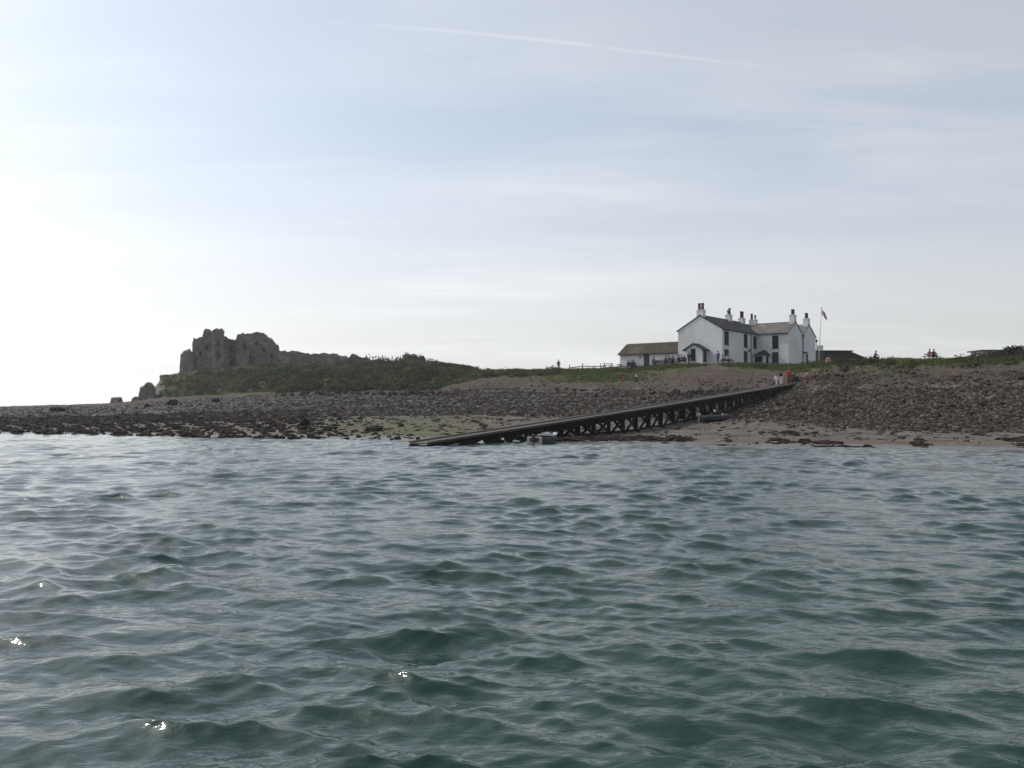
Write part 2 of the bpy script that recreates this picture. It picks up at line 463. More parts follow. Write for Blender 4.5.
# calmer towards the beach
pxw = ax / np.maximum(ay, 1) * FPX + 512
shoreY = np.interp(pxw, colx, PY[:, 1])
sh_ = np.where(ay > 5, np.clip((shoreY - ay) / 8, 0.7, 1), 1)
nearcam = np.clip((np.hypot(ax, ay) - 1.0) / 2.0, 0, 1)
hx[act] = ox * sh_ * nearcam; hy[act] = oy * sh_ * nearcam; hz[act] = oz * sh_ * nearcam
V = np.stack([WX + hx, WY + hy, hz - 0.01], -1).reshape(-1, 3)
ii = np.arange(len(rows) * NA).reshape(len(rows), NA)
jn = np.roll(ii, -1, axis=1)
Q = np.stack([ii[:-1], ii[1:], jn[1:], jn[:-1]], -1).reshape(-1, 4)
me = np_mesh('sea', V, Q, True)
m = bpy.data.materials.new('sea_water'); t = NT(m); b = t.n['Principled BSDF']
co = t.coord('Object')
lowf = t.noise(co, 0.18, 3)
t.link(t.mix(lowf, (0.013, 0.036, 0.027), (0.019, 0.046, 0.035)), b.inputs['Base Color'])
b.inputs['Roughness'].default_value = 0.07; b.inputs['IOR'].default_value = 1.333
r1 = t.noise(t.scaled(co, (0.7, 1.3, 1)), 5.5, 3, 0.55, 0.5)
r2 = t.noise(t.scaled(co, (0.7, 1.3, 1)), 2.6, 2, 0.5, 0.4)
r3 = t.noise(co, 15.0, 2, 0.5, 0.3)
hgt = t.math('ADD', t.math('ADD', r1, t.math('MULTIPLY', r2, 1.1)), t.math('MULTIPLY', r3, 0.12))
t.link(t.bump(hgt, 0.38, 0.04), b.inputs['Normal'])
sea = link_mesh('sea', me, m)
tag(sea, 'choppy green sea in front of the island', 'sea', kind='structure')
# ---------------------------------------------------------------- the inn
M_white = mat('white_render', (0.68, 0.68, 0.685), (0.61, 0.615, 0.62), 0.9, 0.7, 0.15, 0.02, c3=(0.57, 0.57, 0.555))
M_slate = mat('slate_roof', (0.045, 0.041, 0.038), (0.03, 0.027, 0.025), 0.75, 2.2, 0.6, 0.04, c3=(0.07, 0.064, 0.05), stretch=(1, 1, 2.5), spec=.12)
M_lichen = mat('lichened_slate', (0.14, 0.13, 0.114), (0.08, 0.073, 0.063), 0.85, 0.9, 0.6, 0.05, c3=(0.27, 0.25, 0.205), stretch=(1, 1, 2.0))
M_moss = mat('mossy_slate', (0.07, 0.062, 0.046), (0.046, 0.04, 0.031), 0.9, 1.4, 0.6, 0.05, c3=(0.10, 0.083, 0.055), spec=.12)
M_glass = mat('dark_window_glass', (0.010, 0.012, 0.02), (0.013, 0.016, 0.026), 0.3, 2, 0.05, 0.01, spec=.06)
M_blue = mat('navy_paint', (0.014, 0.018, 0.034), (0.02, 0.024, 0.04), 0.5, 3, 0.1, 0.01)
M_dark = mat('dark_paint', (0.02, 0.02, 0.022), (0.03, 0.028, 0.028), 0.6, 3, 0.1, 0.01)
M_pot = mat('terracotta_pot', (0.10, 0.045, 0.035), (0.065, 0.032, 0.026), 0.85, 3, 0.3, 0.01)
M_lead = mat('grey_lead', (0.12, 0.12, 0.125), (0.08, 0.08, 0.085), 0.6, 3, 0.2, 0.01)
M_wood = mat('weathered_timber', (0.10, 0.085, 0.07), (0.06, 0.05, 0.042), 0.85, 2, 0.4, 0.01, stretch=(1, 6, 6))

inn = empty('inn', (30.8, 130.0, 8.8), R(52))
tag(inn, 'two storey white rendered inn with slate roofs and six chimneys on the grassy bluff', 'inn')
EA, W_, PITCH = 4.9, 7.15, 0.58
AP = EA + W_ / 2 * PITCH
def wall_bm(width_pts, axis, t0, t1): return MB().prism(width_pts, axis, t0, t1)
wl = MB().prism([(0, -0.9), (W_, -0.9), (W_, EA), (W_ / 2, AP), (0, EA)], 'x', 0, 12.9).build('wall', M_white, inn)
A0, A1, B0 = 12.8, 24.9, -5.1
am, aq = (A0 + A1) / 2, (A1 - A0) / 4
AP2 = EA + aq * PITCH
wr = MB().prism([(A0, -0.9), (A1, -0.9), (A1, EA), (A1 - aq, AP2), (am, EA), (A0 + aq, AP2), (A0, EA)], 'y', B0, W_ - 0.03).build('wall', M_white, inn)
def chevron(x0, x1, zE, pitch, o0, o1, th):
    """gable roof section: outer line over eaves at x0-o0 / x1+o1, thickness th"""
    xm = (x0 + x1) / 2; zm = zE + (xm - x0) * pitch
    a = (x0 - o0, zE - o0 * pitch + 0.01); c = (x1 + o1, zE - o1 * pitch + 0.01)
    return [a, (xm, zm + 0.01), c, (c[0], c[1] + th), (xm, zm + 0.01 + th), (a[0], a[1] + th)]
rl = MB().prism(chevron(0, W_, EA, PITCH, 0.22, 0.22, 0.14), 'x', -0.10, 15.95).build('roof', M_slate, inn)
rr1 = MB().prism(chevron(A0, am, EA, PITCH, 0.22, 0.0, 0.13), 'y', B0 - 0.09, W_ + 0.12).build('roof', M_lichen, inn)
rr2 = MB().prism(chevron(am, A1, EA, PITCH, -0.004, 0.22, 0.13), 'y', B0 - 0.08, W_ + 0.11).build('roof', M_lichen, inn)
# ridge tiles
for par, x0, x1, ax_, cc, z in ((rl, -0.1, 15.9, 'x', W_ / 2, AP + 0.16), (rr1, B0 - .09, W_ + .1, 'y', A0 + aq, AP2 + 0.15), (rr2, B0 - .08, W_ + .1, 'y', A1 - aq, AP2 + 0.15)):
    g = MB(); n = int((x1 - x0) / 0.45)
    for i in range(n):
        p, q = x0 + i * 0.45, x0 + i * 0.45 + 0.43
        if ax_ == 'x': g.tube([(p, cc, z - .05), (q, cc, z - .05)], 0.13, 6)
        else: g.tube([(cc, p, z - .05), (cc, q, z - .05)], 0.13, 6)
    g.build('ridge_tiles', M_lead, par)
def chimney(par, a, b, zb, h, wa, wb, pots, m=M_white):
    c = MB().box(a - wa / 2, a + wa / 2, b - wb / 2, b + wb / 2, zb, zb + h).build('chimney', m, par, bevel=0.02)
    MB().box(a - wa / 2 - .045, a + wa / 2 + .045, b - wb / 2 - .045, b + wb / 2 + .045, zb + h, zb + h + 0.13).build('chimney_cap', m, c, bevel=0.02)
    for (pa, pb, ph, pr, kind) in pots:
        z0 = zb + h + 0.12
        if kind == 'pot':
            MB().lathe([(pr * 1.15, 0), (pr * 1.15, .08), (pr, .1), (pr * .82, ph * .8), (pr * 1.0, ph * .82), (pr * 1.0, ph), (pr * .75, ph), (pr * .7, ph * .7)], (a + pa, b + pb, z0), 12).build('chimney_pot', M_pot, c, smooth=False)
        else:
            MB().lathe([(.14, 0), (.12, ph * .7), (.12, ph * .72), (.30, ph * .76), (.30, ph * .84), (.1, ph)], (a + pa, b + pb, z0), 12).build('chimney_cowl', M_lead, c)
chimney(rl, 0.42, W_ / 2, AP - 0.35, 1.15, 0.8, 1.1, [(0, -.26, 1.0, .23, 'pot'), (0, .26, 1.0, .23, 'pot')])
chimney(rl, 10.2, W_ / 2, AP - 0.4, 1.25, 1.05, 0.8, [(-.25, 0, .75, .2, 'cowl'), (.28, 0, 1.1, .2, 'pot')])
chimney(rl, 15.0, W_ / 2 - .1, AP - 0.45, 1.15, 1.1, 0.8, [(-.28, 0, 1.1, .2, 'pot'), (.28, 0, 1.1, .2, 'pot')])
chimney(rr1, A0 + aq + .1, 1.9, AP2 - 0.4, 1.15, 0.8, 1.15, [(0, .28, 1.0, .2, 'pot'), (0, -.3, .72, .2, 'cowl')])
chimney(rr1, A0 + aq, B0 + 0.46, AP2 - 0.35, 1.45, 1.0, 0.8, [(-.2, 0, .9, .21, 'pot'), (.22, 0, .9, .21, 'pot')])
chimney(rr2, A1 - aq, B0 + 0.46, AP2 - 0.35, 1.35, 1.0, 0.8, [(-.2, 0, .9, .21, 'pot'), (.22, 0, .9, .21, 'pot')])

def opening(name, par, face, u0, u1, z0, z1, off=0.0, door=False, bars=(2, 3), m=M_blue):
    """window or door set in a wall; face 'b' lies in the plane b=off looking to -b, 'a' in the plane a=off looking to -a"""
    def bx(mb, ua, ub, za, zb, d0, d1):
        if face == 'b': mb.box(ua, ub, off - d1, off - d0, za, zb)
        else: mb.box(off - d1, off - d0, ua, ub, za, zb)
    f = MB(); t_ = 0.09
    bx(f, u0, u0 + t_, z0, z1, -.05, .05); bx(f, u1 - t_, u1, z0, z1, -.05, .05)
    bx(f, u0 + t_, u1 - t_, z1 - t_, z1, -.05, .05)
    if not door: bx(f, u0 + t_, u1 - t_, z0, z0 + t_, -.05, .05)
    if door:
        root = MB(); bx(root, u0 + t_, u1 - t_, z0, z1 - t_, -.05, .025)
        for i in range(1, 5):
            uu = u0 + t_ + (u1 - u0 - 2 * t_) * i / 5
            bx(root, uu - .012, uu + .012, z0 + .05, z1 - t_ - .05, .025, .035)
        o = root.build(name, m, par); f.build('door_frame', m, o)
        h = MB(); bx(h, u1 - t_ - .14, u1 - t_ - .09, (z0 + z1) / 2 - .1, (z0 + z1) / 2 + .1, .03, .09); h.build('handle', M_lead, o)
        return o
    nu, nz_ = bars
    for i in range(1, nu):
        uu = u0 + (u1 - u0) * i / nu; bx(f, uu - .018, uu + .018, z0 + t_, z1 - t_, -.03, .03)
    for i in range(1, nz_):
        zz = z0 + (z1 - z0) * i / nz_; bx(f, u0 + t_, u1 - t_, zz - .025, zz + .025, -.028, .034)
    p = MB(); bx(p, u0 + .03, u1 - .03, z0 + .03, z1 - .03, -.04, .008)
    s_ = MB(); bx(s_, u0 - .06, u1 + .06, z0 - .1, z0 - .002, -.05, .1)
    o = f.build(name, m, par); p.build('pane', M_glass, o); s_.build('sill', M_lead, o)
    return o
opening('window', inn, 'b', 0.75, 2.2, 2.6, 4.62)
opening('window', inn, 'b', 0.75, 2.2, 0.45, 1.95)
opening('window', inn, 'b', 7.75, 9.0, 2.6, 4.62)
opening('door', inn, 'b', 7.75, 9.0, 0.0, 2.0, door=True)
opening('window', inn, 'b', 11.35, 12.5, 2.6, 4.5)
opening('window', inn, 'a', -3.5, -2.5, 2.55, 4.55, off=A0)
opening('door', inn, 'a', -3.5, -2.5, 0.0, 1.95, off=A0, door=True)
opening('door', inn, 'b', 20.3, 21.2, 0.0, 2.0, off=B0, door=True)
MB().prism([(19.2, 2.15), (20.1, 2.05), (20.1, 2.15), (19.2, 2.25)], 'y', B0 - .5, B0 - .003).build('canopy', M_blue, inn)
# rainwater pipes and gutters
g = MB(); g.tube([(am, B0 - .09, 0), (am, B0 - .09, EA - .15)], .07, 8); g.box(am - .2, am + .2, B0 - .22, B0 - .09, EA - .25, EA + .05)
g.build('downpipe', M_dark, inn)
g = MB(); g.tube([(10.4, -.09, 0), (10.4, -.09, EA - .1)], .05, 8); g.build('downpipe', M_lead, inn)
g = MB(); g.tube([(-.05, -.27, EA - .05), (12.6, -.27, EA - .05)], .075, 8); g.build('gutter', M_dark, inn)
g = MB(); g.tube([(A0 - .27, B0, EA - .05), (A0 - .27, -.35, EA - .05)], .075, 8); g.build('gutter', M_dark, inn)
# wall lamp between the windows
MB().box(9.5, 9.7, -.28, -.003, 2.0, 2.3).build('wall_lamp', M_dark, inn)
# gabled porch on the end wall
p0, p1, pe = 2.3, 4.95, 1.9
po = MB().prism([(p0, -.9), (p1, -.9), (p1, pe), ((p0 + p1) / 2, pe + .78), (p0, pe)], 'x', -1.85, .1).build('porch', M_white, inn)
MB().prism(chevron(p0, p1, pe, .59, .38, .38, .13), 'x', -2.2, -.003).build('porch_roof', M_slate, po)
opening('window', po, 'a', 3.35, 4.1, .25, 2.0, off=-1.85, bars=(1, 2), m=M_dark)
opening('door', po, 'b', -1.45, -.45, 0.0, 1.85, off=p0, door=True, m=M_dark)
# hipped porch in the inner corner
q0, q1, qa = -2.05, -.1, 10.95
pr = MB().box(qa, A0 + .05, q0, q1, -.9, 1.45).build('porch', M_white, inn)
g = MB()
g.add([(qa - .3, q0 - .3, 1.45), (A0 - .003, q0 - .3, 1.45), (A0 - .003, q1 - .05, 1.45), (qa - .3, q1 - .05, 1.45), (A0 - .003, (q0 + q1) / 2 - .3, 2.35), (A0 - .003, (q0 + q1) / 2 + .1, 2.35)],
      [(0, 1, 4), (0, 4, 5, 3), (1, 2, 5, 4), (2, 3, 5), (0, 3, 2, 1)])
g.build('porch_roof', M_slate, pr)
opening('window', pr, 'a', q0 + .4, q1 - .35, .45, 1.3, off=qa, bars=(2, 1), m=M_dark)
opening('door', pr, 'b', 11.4, 12.3, 0.0, 1.4, off=q0, door=True, m=M_dark)

# ---------------------------------------------------------------- long low outbuilding against the inn's gable
ob = empty('outbuilding', (30.8, 130.0, 8.8), R(52))
tag(ob, 'long low white outbuilding with brown mossy roof joined to the left end of the inn', 'outbuilding')
b0, b1, oe = W_ + .04, 17.5, 1.85
MB().prism([(0.2, -1.6), (5.0, -1.6), (5.0, oe), (2.6, oe + 1.5), (0.2, oe)], 'y', b0, b1).build('wall', M_white, ob)
orf = MB().prism(chevron(0.2, 5.0, oe, .625, .35, .35, .14), 'y', b0, b1 + .2).build('roof', M_moss, ob)
g = MB()
for i in range(22): g.tube([(2.6, b0 + .1 + i * .46, oe + 1.6), (2.6, b0 + .1 + i * .46 + .44, oe + 1.6)], .12, 6)
g.build('ridge_tiles', M_lead, orf)
opening('door', ob, 'a', 12.2, 13.15, -.6, 1.72, off=.2, door=True, m=M_dark)
MB().lathe([(.16, 0), (.17, .1), (.06, .22)], (0.0, 13.75, 1.15), 10).build('wall_lamp', M_dark, ob)
g = MB(); g.tube([(-.2, b0, oe - .2), (-.2, b1 + .1, oe - .2)], .07, 8); g.build('gutter', M_dark, ob)

# ---------------------------------------------------------------- dark shed behind, and the pale hut along the bluff
sh = empty('shed', (49.0, 152.0, gz(49, 152) - .15), R(5))
tag(sh, 'low dark timber shed with a lean-to right end, behind the flagpole', 'shed')
M_tar = mat('tarred_boards', (0.055, 0.05, 0.05), (0.035, 0.032, 0.032), .8, 2, .5, .02, stretch=(6, 6, .6))
hs = zpx(152, 350.3) - (gz(49, 152) - .15)
MB().box(0, 9.6, 0, 4.5, -.4, hs - .14).build('wall', M_tar, sh)
MB().box(-.25, 9.8, -.3, 4.8, hs - .138, hs + .02).build('roof', M_dark, sh, bevel=.02)
l_ = MB().prism([(9.602, -.4), (11.9, -.4), (11.9, hs - 1.25), (9.602, hs - .35)], 'y', .3, 4.2).build('lean_to', M_tar, sh)
MB().prism([(9.81, hs - .40), (12.2, hs - 1.34), (12.2, hs - 1.22), (9.81, hs - .28)], 'y', .1, 4.4).build('lean_to_roof', M_dark, l_)
opening('door', sh, 'b', 6.2, 7.3, 0, 1.95, off=0, door=True, m=M_dark)
opening('window', sh, 'b', 2.5, 4.2, .8, 1.8, off=0, bars=(2, 1), m=M_dark)
hx0 = (980 - 512) / FPX * 150
ht = empty('hut', (hx0, 150, gz(hx0 + 3, 150)), 0)
tag(ht, 'pale hut with a thin flat dark roof, mostly hidden behind the far right bushes', 'hut')
hh_ = zpx(150, 350.3) - gz(hx0 + 3, 150)
MB().box(.5, 9, 0.2, 4, -.4, hh_ - .12).build('wall', mat('cream_panel', (.8, .79, .74), (.74, .73, .69), .7, 1, .05), ht)
MB().box(0, 9.4, -.4, 4.4, hh_ - .118, hh_ + .07).build('roof', M_dark, ht)

# ---------------------------------------------------------------- flagpole, its board and the flue post
fp = at(819.0, 128); fl = empty('flagpole', fp)
tag(fl, 'tall slender white flagpole beside the right end of the inn', 'flagpole')
hp = zpx(128, 308) - fp.z; lean = .36
M_pole = mat('white_metal', (.55, .55, .55), (.48, .48, .48), .5, 3, .05)
MB().tube([(0, 0, -.3), (lean * .15, 0, hp * .3), (lean, 0, hp)], [.075, .065, .04], 10).build('pole', M_pole, fl, smooth=True)
MB().ball((lean, 0, hp + .05), .09).build('finial', M_pole, fl, smooth=True)
fg = empty('flag', (fp.x + lean + .04, fp.y, fp.z + hp - .1))
tag(fg, 'limp white flag with a red cross hanging from the flagpole', 'flag')
nu, nv = 14, 12; vs = []; fs = []; att = []
for i in range(nu + 1):
    for j in range(nv + 1):
        u, v = i / nu, j / nv
        x = u * .74; z = -v * .85 - u ** 1.1 * 1.05 + .12 * u * v
        y = .12 * math.sin(u * 9 + v * 2) * (.3 + u)
        vs.append((x, y, z)); att.append(1.0 if (abs(u - .5) < .08 or abs(v - .5) < .09) else 0.0)
for i in range(nu):
    for j in range(nv):
        a = i * (nv + 1) + j; fs.append((a, a + nv + 1, a + nv + 2, a + 1))
M_flag = bpy.data.materials.new('flag_cloth'); t = NT(M_flag); b = t.n['Principled BSDF']
t.link(t.mix(t.math('GREATER_THAN', t.attr('cross'), .5), (.72, .7, .7), (.5, .16, .15)), b.inputs['Base Color']); b.inputs['Roughness'].default_value = .9
fo = link_mesh('cloth', np_mesh('cloth', vs, fs, True, dict(cross=att)), M_flag, fg)
mod = fo.modifiers.new('thick', 'SOLIDIFY'); mod.thickness = .012
sp = at(819.8, 129.3); sg = empty('board', sp)
tag(sg, 'blank white board on posts behind the foot of the flagpole', 'notice board')
zt = zpx(129.3, 345.4) - sp.z; zb = zpx(129.3, 349.8) - sp.z
MB().box(-.48, .48, -.03, .03, zb, zt).build('panel', mat('board_white', (.6, .6, .6), (.55, .55, .55), .6, 2, .05), sg, bevel=.01)
for xx in (-.36, .36): MB().box(xx - .04, xx + .04, .032, .11, -.3, zt - .05).build('post', M_wood, sg)
sp = at(816.6, 133.0); sg = empty('lamp_post', sp)
tag(sg, 'thin dark lamp post standing at the right corner of the inn', 'lamp post')
zt = zpx(133, 339.5) - sp.z
MB().tube([(0, 0, -.3), (0, 0, zt - .4)], .05, 8).build('post', M_dark, sg)
MB().lathe([(.08, 0), (.15, .12), (.15, .3), (.19, .32), (.02, .45)], (0, 0, zt - .42), 8).build('lantern', M_dark, sg)

# ---------------------------------------------------------------- post and rail fence left of the outbuilding
pts = [at(569.4, 153), at(582.6, 152.6), at(600.6, 152), at(606, 151.8)]
fn = empty('rail_fence', pts[0]); tag(fn, 'low post and rail fence on the skyline left of the outbuilding', 'fence')
for i, p in enumerate(pts[:3]):
    q = p - pts[0]; MB().box(q.x - .06, q.x + .06, q.y - .06, q.y + .06, q.z - .3, q.z + .95).build('post', M_wood, fn)
for i in range(3):
    a, c = pts[i] - pts[0], pts[i + 1] - pts[0]
    MB().beam(a + Vector((0, -.08, .42)), c + Vector((0, -.08, .42)), .04, .14).build('rail', M_wood, fn)

# ---------------------------------------------------------------- timber jetty
JX, JY, JL, JA = -5.6, 48.8, 71.6, math.atan2(56.2, 38.6)
jt = empty('jetty', (JX, JY, 0), JA)
tag(jt, 'long sloping timber trestle jetty running from the sea up to the bluff', 'jetty')
M_jet = mat('wet_black_timber', (0.012, 0.010, 0.009), (0.007, 0.006, 0.0055), .9, 1.5, .5, .02, spec=.1, stretch=(1, 4, 4))
M_deck = mat('grey_deck_boards', (.115, .102, .086), (.078, .068, .058), .85, 1.2, .4, .015, stretch=(5, .6, 1), c3=(.085, .08, .058))
def jz(x): return .06 + 4.80 * max(x, -3) / 68.2 + .10 * math.sin(math.pi * min(max(x / JL, 0), 1)) * -1
JW = 1.25
g = MB(); x = 1.5
while x < JL:
    g.box(x, x + .19, -.05, JW + .05, 0, .07); k = len(g.v) - 8
    for i in range(8): v = g.v[k + i]; g.v[k + i] = (v[0], v[1], v[2] + jz(v[0]) - .07)
    x += .21
g.build('deck', M_deck, jt)
xs = np.linspace(1.5, JL, 24)
def rail_strip(y0, y1, z0, z1, taper=False):
    r = MB()
    vs = []; fs = []
    for i, x in enumerate(xs):
        z = jz(x); k_t = min(1.0, .45 + .55 * x / 24) if taper else 1.0
        vs += [(x, y0, z + z0 * k_t), (x, y1, z + z0 * k_t), (x, y1, z + z1), (x, y0, z + z1)]
    for i in range(len(xs) - 1):
        o = i * 4
        for k in range(4): fs.append((o + k, o + (k + 1) % 4, o + 4 + (k + 1) % 4, o + 4 + k))
    fs += [(0, 3, 2, 1), tuple(len(vs) - 4 + k for k in range(4))]
    return r.add(vs, fs)
rail_strip(-.20, .02, .004, .10).build('kerb_beam', M_deck, jt)
rail_strip(JW - .02, JW + .20, .004, .09).build('kerb_beam', M_deck, jt)
rail_strip(-.14, .06, -.52, -.075, True).build('side_beam', M_jet, jt)
rail_strip(JW - .06, JW + .14, -.36, -.075, True).build('side_beam', M_jet, jt)
Mj = Matrix.Translation((JX, JY, 0)) @ Matrix.Rotation(JA, 4, 'Z')
bents = np.arange(4.0, JL - 3, 2.36)
for i, x in enumerate(bents):
    feet = []; wob = random.uniform(-.07, .07)
    for y in (-.02, JW + .02):
        wp = Mj @ Vector((x, y, 0)); zg = min(gz(wp.x, wp.y), jz(x) - .7) - .25
        zt = jz(x) - .52
        feet.append(zg)
        MB().box(x - .13 + wob, x + .13 + wob, y - .09, y + .09, zg, zt).build('post', M_jet, jt)
    MB().box(x - .1, x + .1, .075, JW - .075, jz(x) - .62, jz(x) - .46).build('cross_beam', M_jet, jt)
    if i + 1 < len(bents):
        x2 = bents[i + 1]
        for y in (-.16,):
            wp = Mj @ Vector((x, y, 0)); za = max(gz(wp.x, wp.y), -.15) + .05
            wp = Mj @ Vector((x2, y, 0)); zb2 = max(gz(wp.x, wp.y), -.15) + .05
            if jz(x) - .3 - za < .12: continue
            MB().beam((x + .1, y, za), (x2 - .1, y, jz(x2) - .26), .07, .21).build('brace', M_jet, jt)
            MB().beam((x + .1, y - .08, jz(x) - .26), (x2 - .1, y - .08, zb2), .07, .21).build('brace', M_jet, jt)
            if x > 18: MB().beam((x - .1, y - .162, (za + .12)), (x2 + .1, y - .162, zb2 + .12), .07, .16).build('sill_beam', M_jet, jt)
# abutment of rough blocks where the jetty meets the bluff
g = MB().box(JL - 7, JL + 4, -.35, JW + .35, 1.2, 0)
g.v = [(v[0], v[1], (jz(min(v[0], JL)) - .64) if i % 8 > 3 else 2.0) for i, v in enumerate(g.v)]
g.build('abutment', mat('dark_masonry', (.05, .045, .042), (.03, .027, .025), .9, 1.5, .7, .06), jt)

# ---------------------------------------------------------------- small white motor boat and the grey inflatable
def hull(L, Wd, Hs, n=16, m_=10, th=.04):
    """open boat shell: x from transom 0 to bow L"""
    vs = []; fs = []
    for i in range(n + 1):
        u = i / n; x = u * L
        hw = Wd / 2 * (1 - max(0, (u - .42) / .58) ** 2.2) * (0.90 + .1 * min(u / .4, 1)); hw = max(hw, .015)
        keel = .02 + .45 * Hs * max(0, (u - .55) / .45) ** 2; top = Hs * (1 + .28 * u ** 2)
        for j in range(m_ + 1):
            a = -1 + 2 * j / m_
            s_ = abs(a)
            y = math.copysign(hw * min(1, s_ * 1.25) ** .8, a) if s_ > 1e-6 else 0
            z = keel + (top - keel) * max(0, (s_ - .45) / .55) ** 1.0 + .10 * Hs * min(1, s_ / .45) * (1 if s_ < .45 else 1)
            vs.append((x, y, min(z, top)))
    for i in range(n):
        for j in range(m_):
            k = i * (m_ + 1) + j; fs.append((k, k + m_ + 1, k + m_ + 2, k + 1))
    me = np_mesh('hull', vs, fs, False)
    return me
M_gel = mat('white_gelcoat', (.6, .6, .58), (.5, .5, .48), .35, 2, .05, .01)
M_grp = mat('cream_gelcoat', (.40, .385, .35), (.32, .305, .28), .5, 2, .1, .01)
M_rub = mat('grey_rubber', (.03, .031, .035), (.022, .023, .027), .8, 2, .1, .01)
M_black = mat('black_plastic', (.015, .015, .016), (.02, .02, .022), .45, 3, .05, .01)
def outboard(par, x, z, s=1.0, m=M_black):
    o = MB().box(x - .42 * s, x - .06 * s, -.15 * s, .15 * s, z + .28 * s, z + .62 * s)
    ob_ = o.build('outboard_motor', m, par, bevel=.05 * s)
    MB().prism([(x - .3 * s, z + .28 * s), (x - .14 * s, z + .28 * s), (x - .16 * s, z - .45 * s), (x - .32 * s, z - .45 * s)], 'y', -.06 * s, .06 * s).build('motor_leg', m, ob_)
    MB().prism([(x - .12 * s, z - .1 * s), (x + .06 * s, z - .1 * s), (x + .06 * s, z + .15 * s), (x - .12 * s, z + .15 * s)], 'y', -.11 * s, .11 * s).build('clamp_bracket', M_lead, ob_)
    MB().lathe([(.02, 0), (.16 * s, .01), (.16 * s, .03), (.02, .04)], (x - .4 * s, 0, z - .42 * s), 8).build('propeller', M_lead, ob_)
bt = empty('motor_boat', ((534.5 - 512) / FPX * 53.6, 53.6, -.16), R(60), .80)
tag(bt, 'small white open motor boat with cuddy moored at the waterline beside the jetty', 'motor boat')
h = link_mesh('hull', hull(3.5, 1.5, .66), mat('grey_green_hull', (.10, .105, .095), (.07, .072, .066), .6, 2, .1, .01), bt); md = h.modifiers.new('thick', 'SOLIDIFY'); md.thickness = .05; md.offset = 1
MB().box(-.03, .06, -.64, .64, .12, .70).build('transom', M_grp, bt, bevel=.02)
MB().box(-.04, -.031, -.40, .40, .30, .60).build('transom_panel', M_black, bt)
g = MB(); n = 8; vs = []; fs = []
for i in range(n + 1):
    u = .52 + .46 * i / n; hw = 1.5 / 2 * (1 - max(0, (u - .42) / .58) ** 2.2) + .02; z = .72 * (1 + .28 * u ** 2) + .03
    vs += [(u * 3.5, -hw, z), (u * 3.5, 0, z + .20 * (1 - (i / n) ** 2)), (u * 3.5, hw, z), (u * 3.5, hw, z - .06), (u * 3.5, -hw, z - .06)]
for i in range(n):
    for k in range(5): fs.append((i * 5 + k, i * 5 + (k + 1) % 5, i * 5 + 5 + (k + 1) % 5, i * 5 + 5 + k))
fs += [(0, 1, 2, 3, 4), tuple(n * 5 + 4 - k for k in range(5))]
g.add(vs, fs).build('foredeck', M_gel, bt, smooth=False)
MB().prism([(1.80, .82), (2.02, .86), (2.14, 1.02), (2.08, 1.02)], 'y', -.5, .5).build('windscreen', M_glass, bt)
MB().box(.75, 1.05, -.64, .64, .42, .47).build('seat', M_wood, bt)
MB().box(.1, 2.9, -.42, .42, .20, .24).build('floor', M_lead, bt)
outboard(bt, .0, .42, .75)
rb0 = at(701, 79)
rb = empty('inflatable_boat', rb0, R(16))
tag(rb, 'dark grey inflatable boat beached on the sand below the jetty', 'inflatable boat')
pth = [(-.25, .62, .42)] + [(x, .62, .40) for x in (.4, 1.0, 1.6)] + [(2.15, .55, .44), (2.5, .36, .50), (2.64, 0, .54), (2.5, -.36, .50), (2.15, -.55, .44)] + [(x, -.62, .40) for x in (1.6, 1.0, .4)] + [(-.25, -.62, .42)]
MB().tube(pth, [.12] + [.235] * 11 + [.12], 14).build('tube', M_rub, rb, smooth=True)
g = MB(); g.prism([(-.50, .22), (.50, .22), (.1, .02), (-.1, .02)], 'x', -.02, 2.2); g.build('hull', M_rub, rb)
MB().box(-.05, .04, -.46, .46, .10, .62).build('transom', M_wood, rb)
MB().box(.9, 1.15, -.46, .46, .48, .53).build('seat', M_wood, rb)
outboard(rb, -.02, .30, .85, M_grp)
g = MB(); g.tube([(1.35, 0, .2), (1.35, 0, .95)], .025, 8); g.build('stern_light_pole', M_black, rb)
MB().ball((1.35, 0, 1.02), .11).build('white_light', M_gel, rb, smooth=True)
MB().ball((2.2, .1, .72), .08).build('bow_cleat', M_gel, rb, smooth=True)
# ---------------------------------------------------------------- the ruined castle on the left hill
M_ruin = bpy.data.materials.new('castle_stone'); t = NT(M_ruin); b = t.n['Principled BSDF']
co = t.coord('Object')
nA = t.noise(co, .35, 5, .6); nB = t.noise(t.scaled(co, (1, 1, 1.6)), 1.8, 5, .65); nC = t.noise(t.scaled(co, (1, 1, .25)), .5, 4, .6)
c = t.mix(t.smooth(nB, .35, .65), (.19, .175, .15), (.115, .107, .094))
c = t.mix(t.smooth(nA, .5, .68), c, (.235, .21, .175))
c = t.mix(t.smooth(nC, .55, .7), c, (.10, .10, .07))
t.link(c, b.inputs['Base Color']); b.inputs['Roughness'].default_value = .95; b.inputs['Specular IOR Level'].default_value = .2
t.link(t.bump(nB, .5, .12), b.inputs['Normal'])
M_shade = mat('opening_shade', (.02, .019, .018), (.015, .014, .013), .95, 2, .1)  # near-black colour painted as the shade inside castle windows

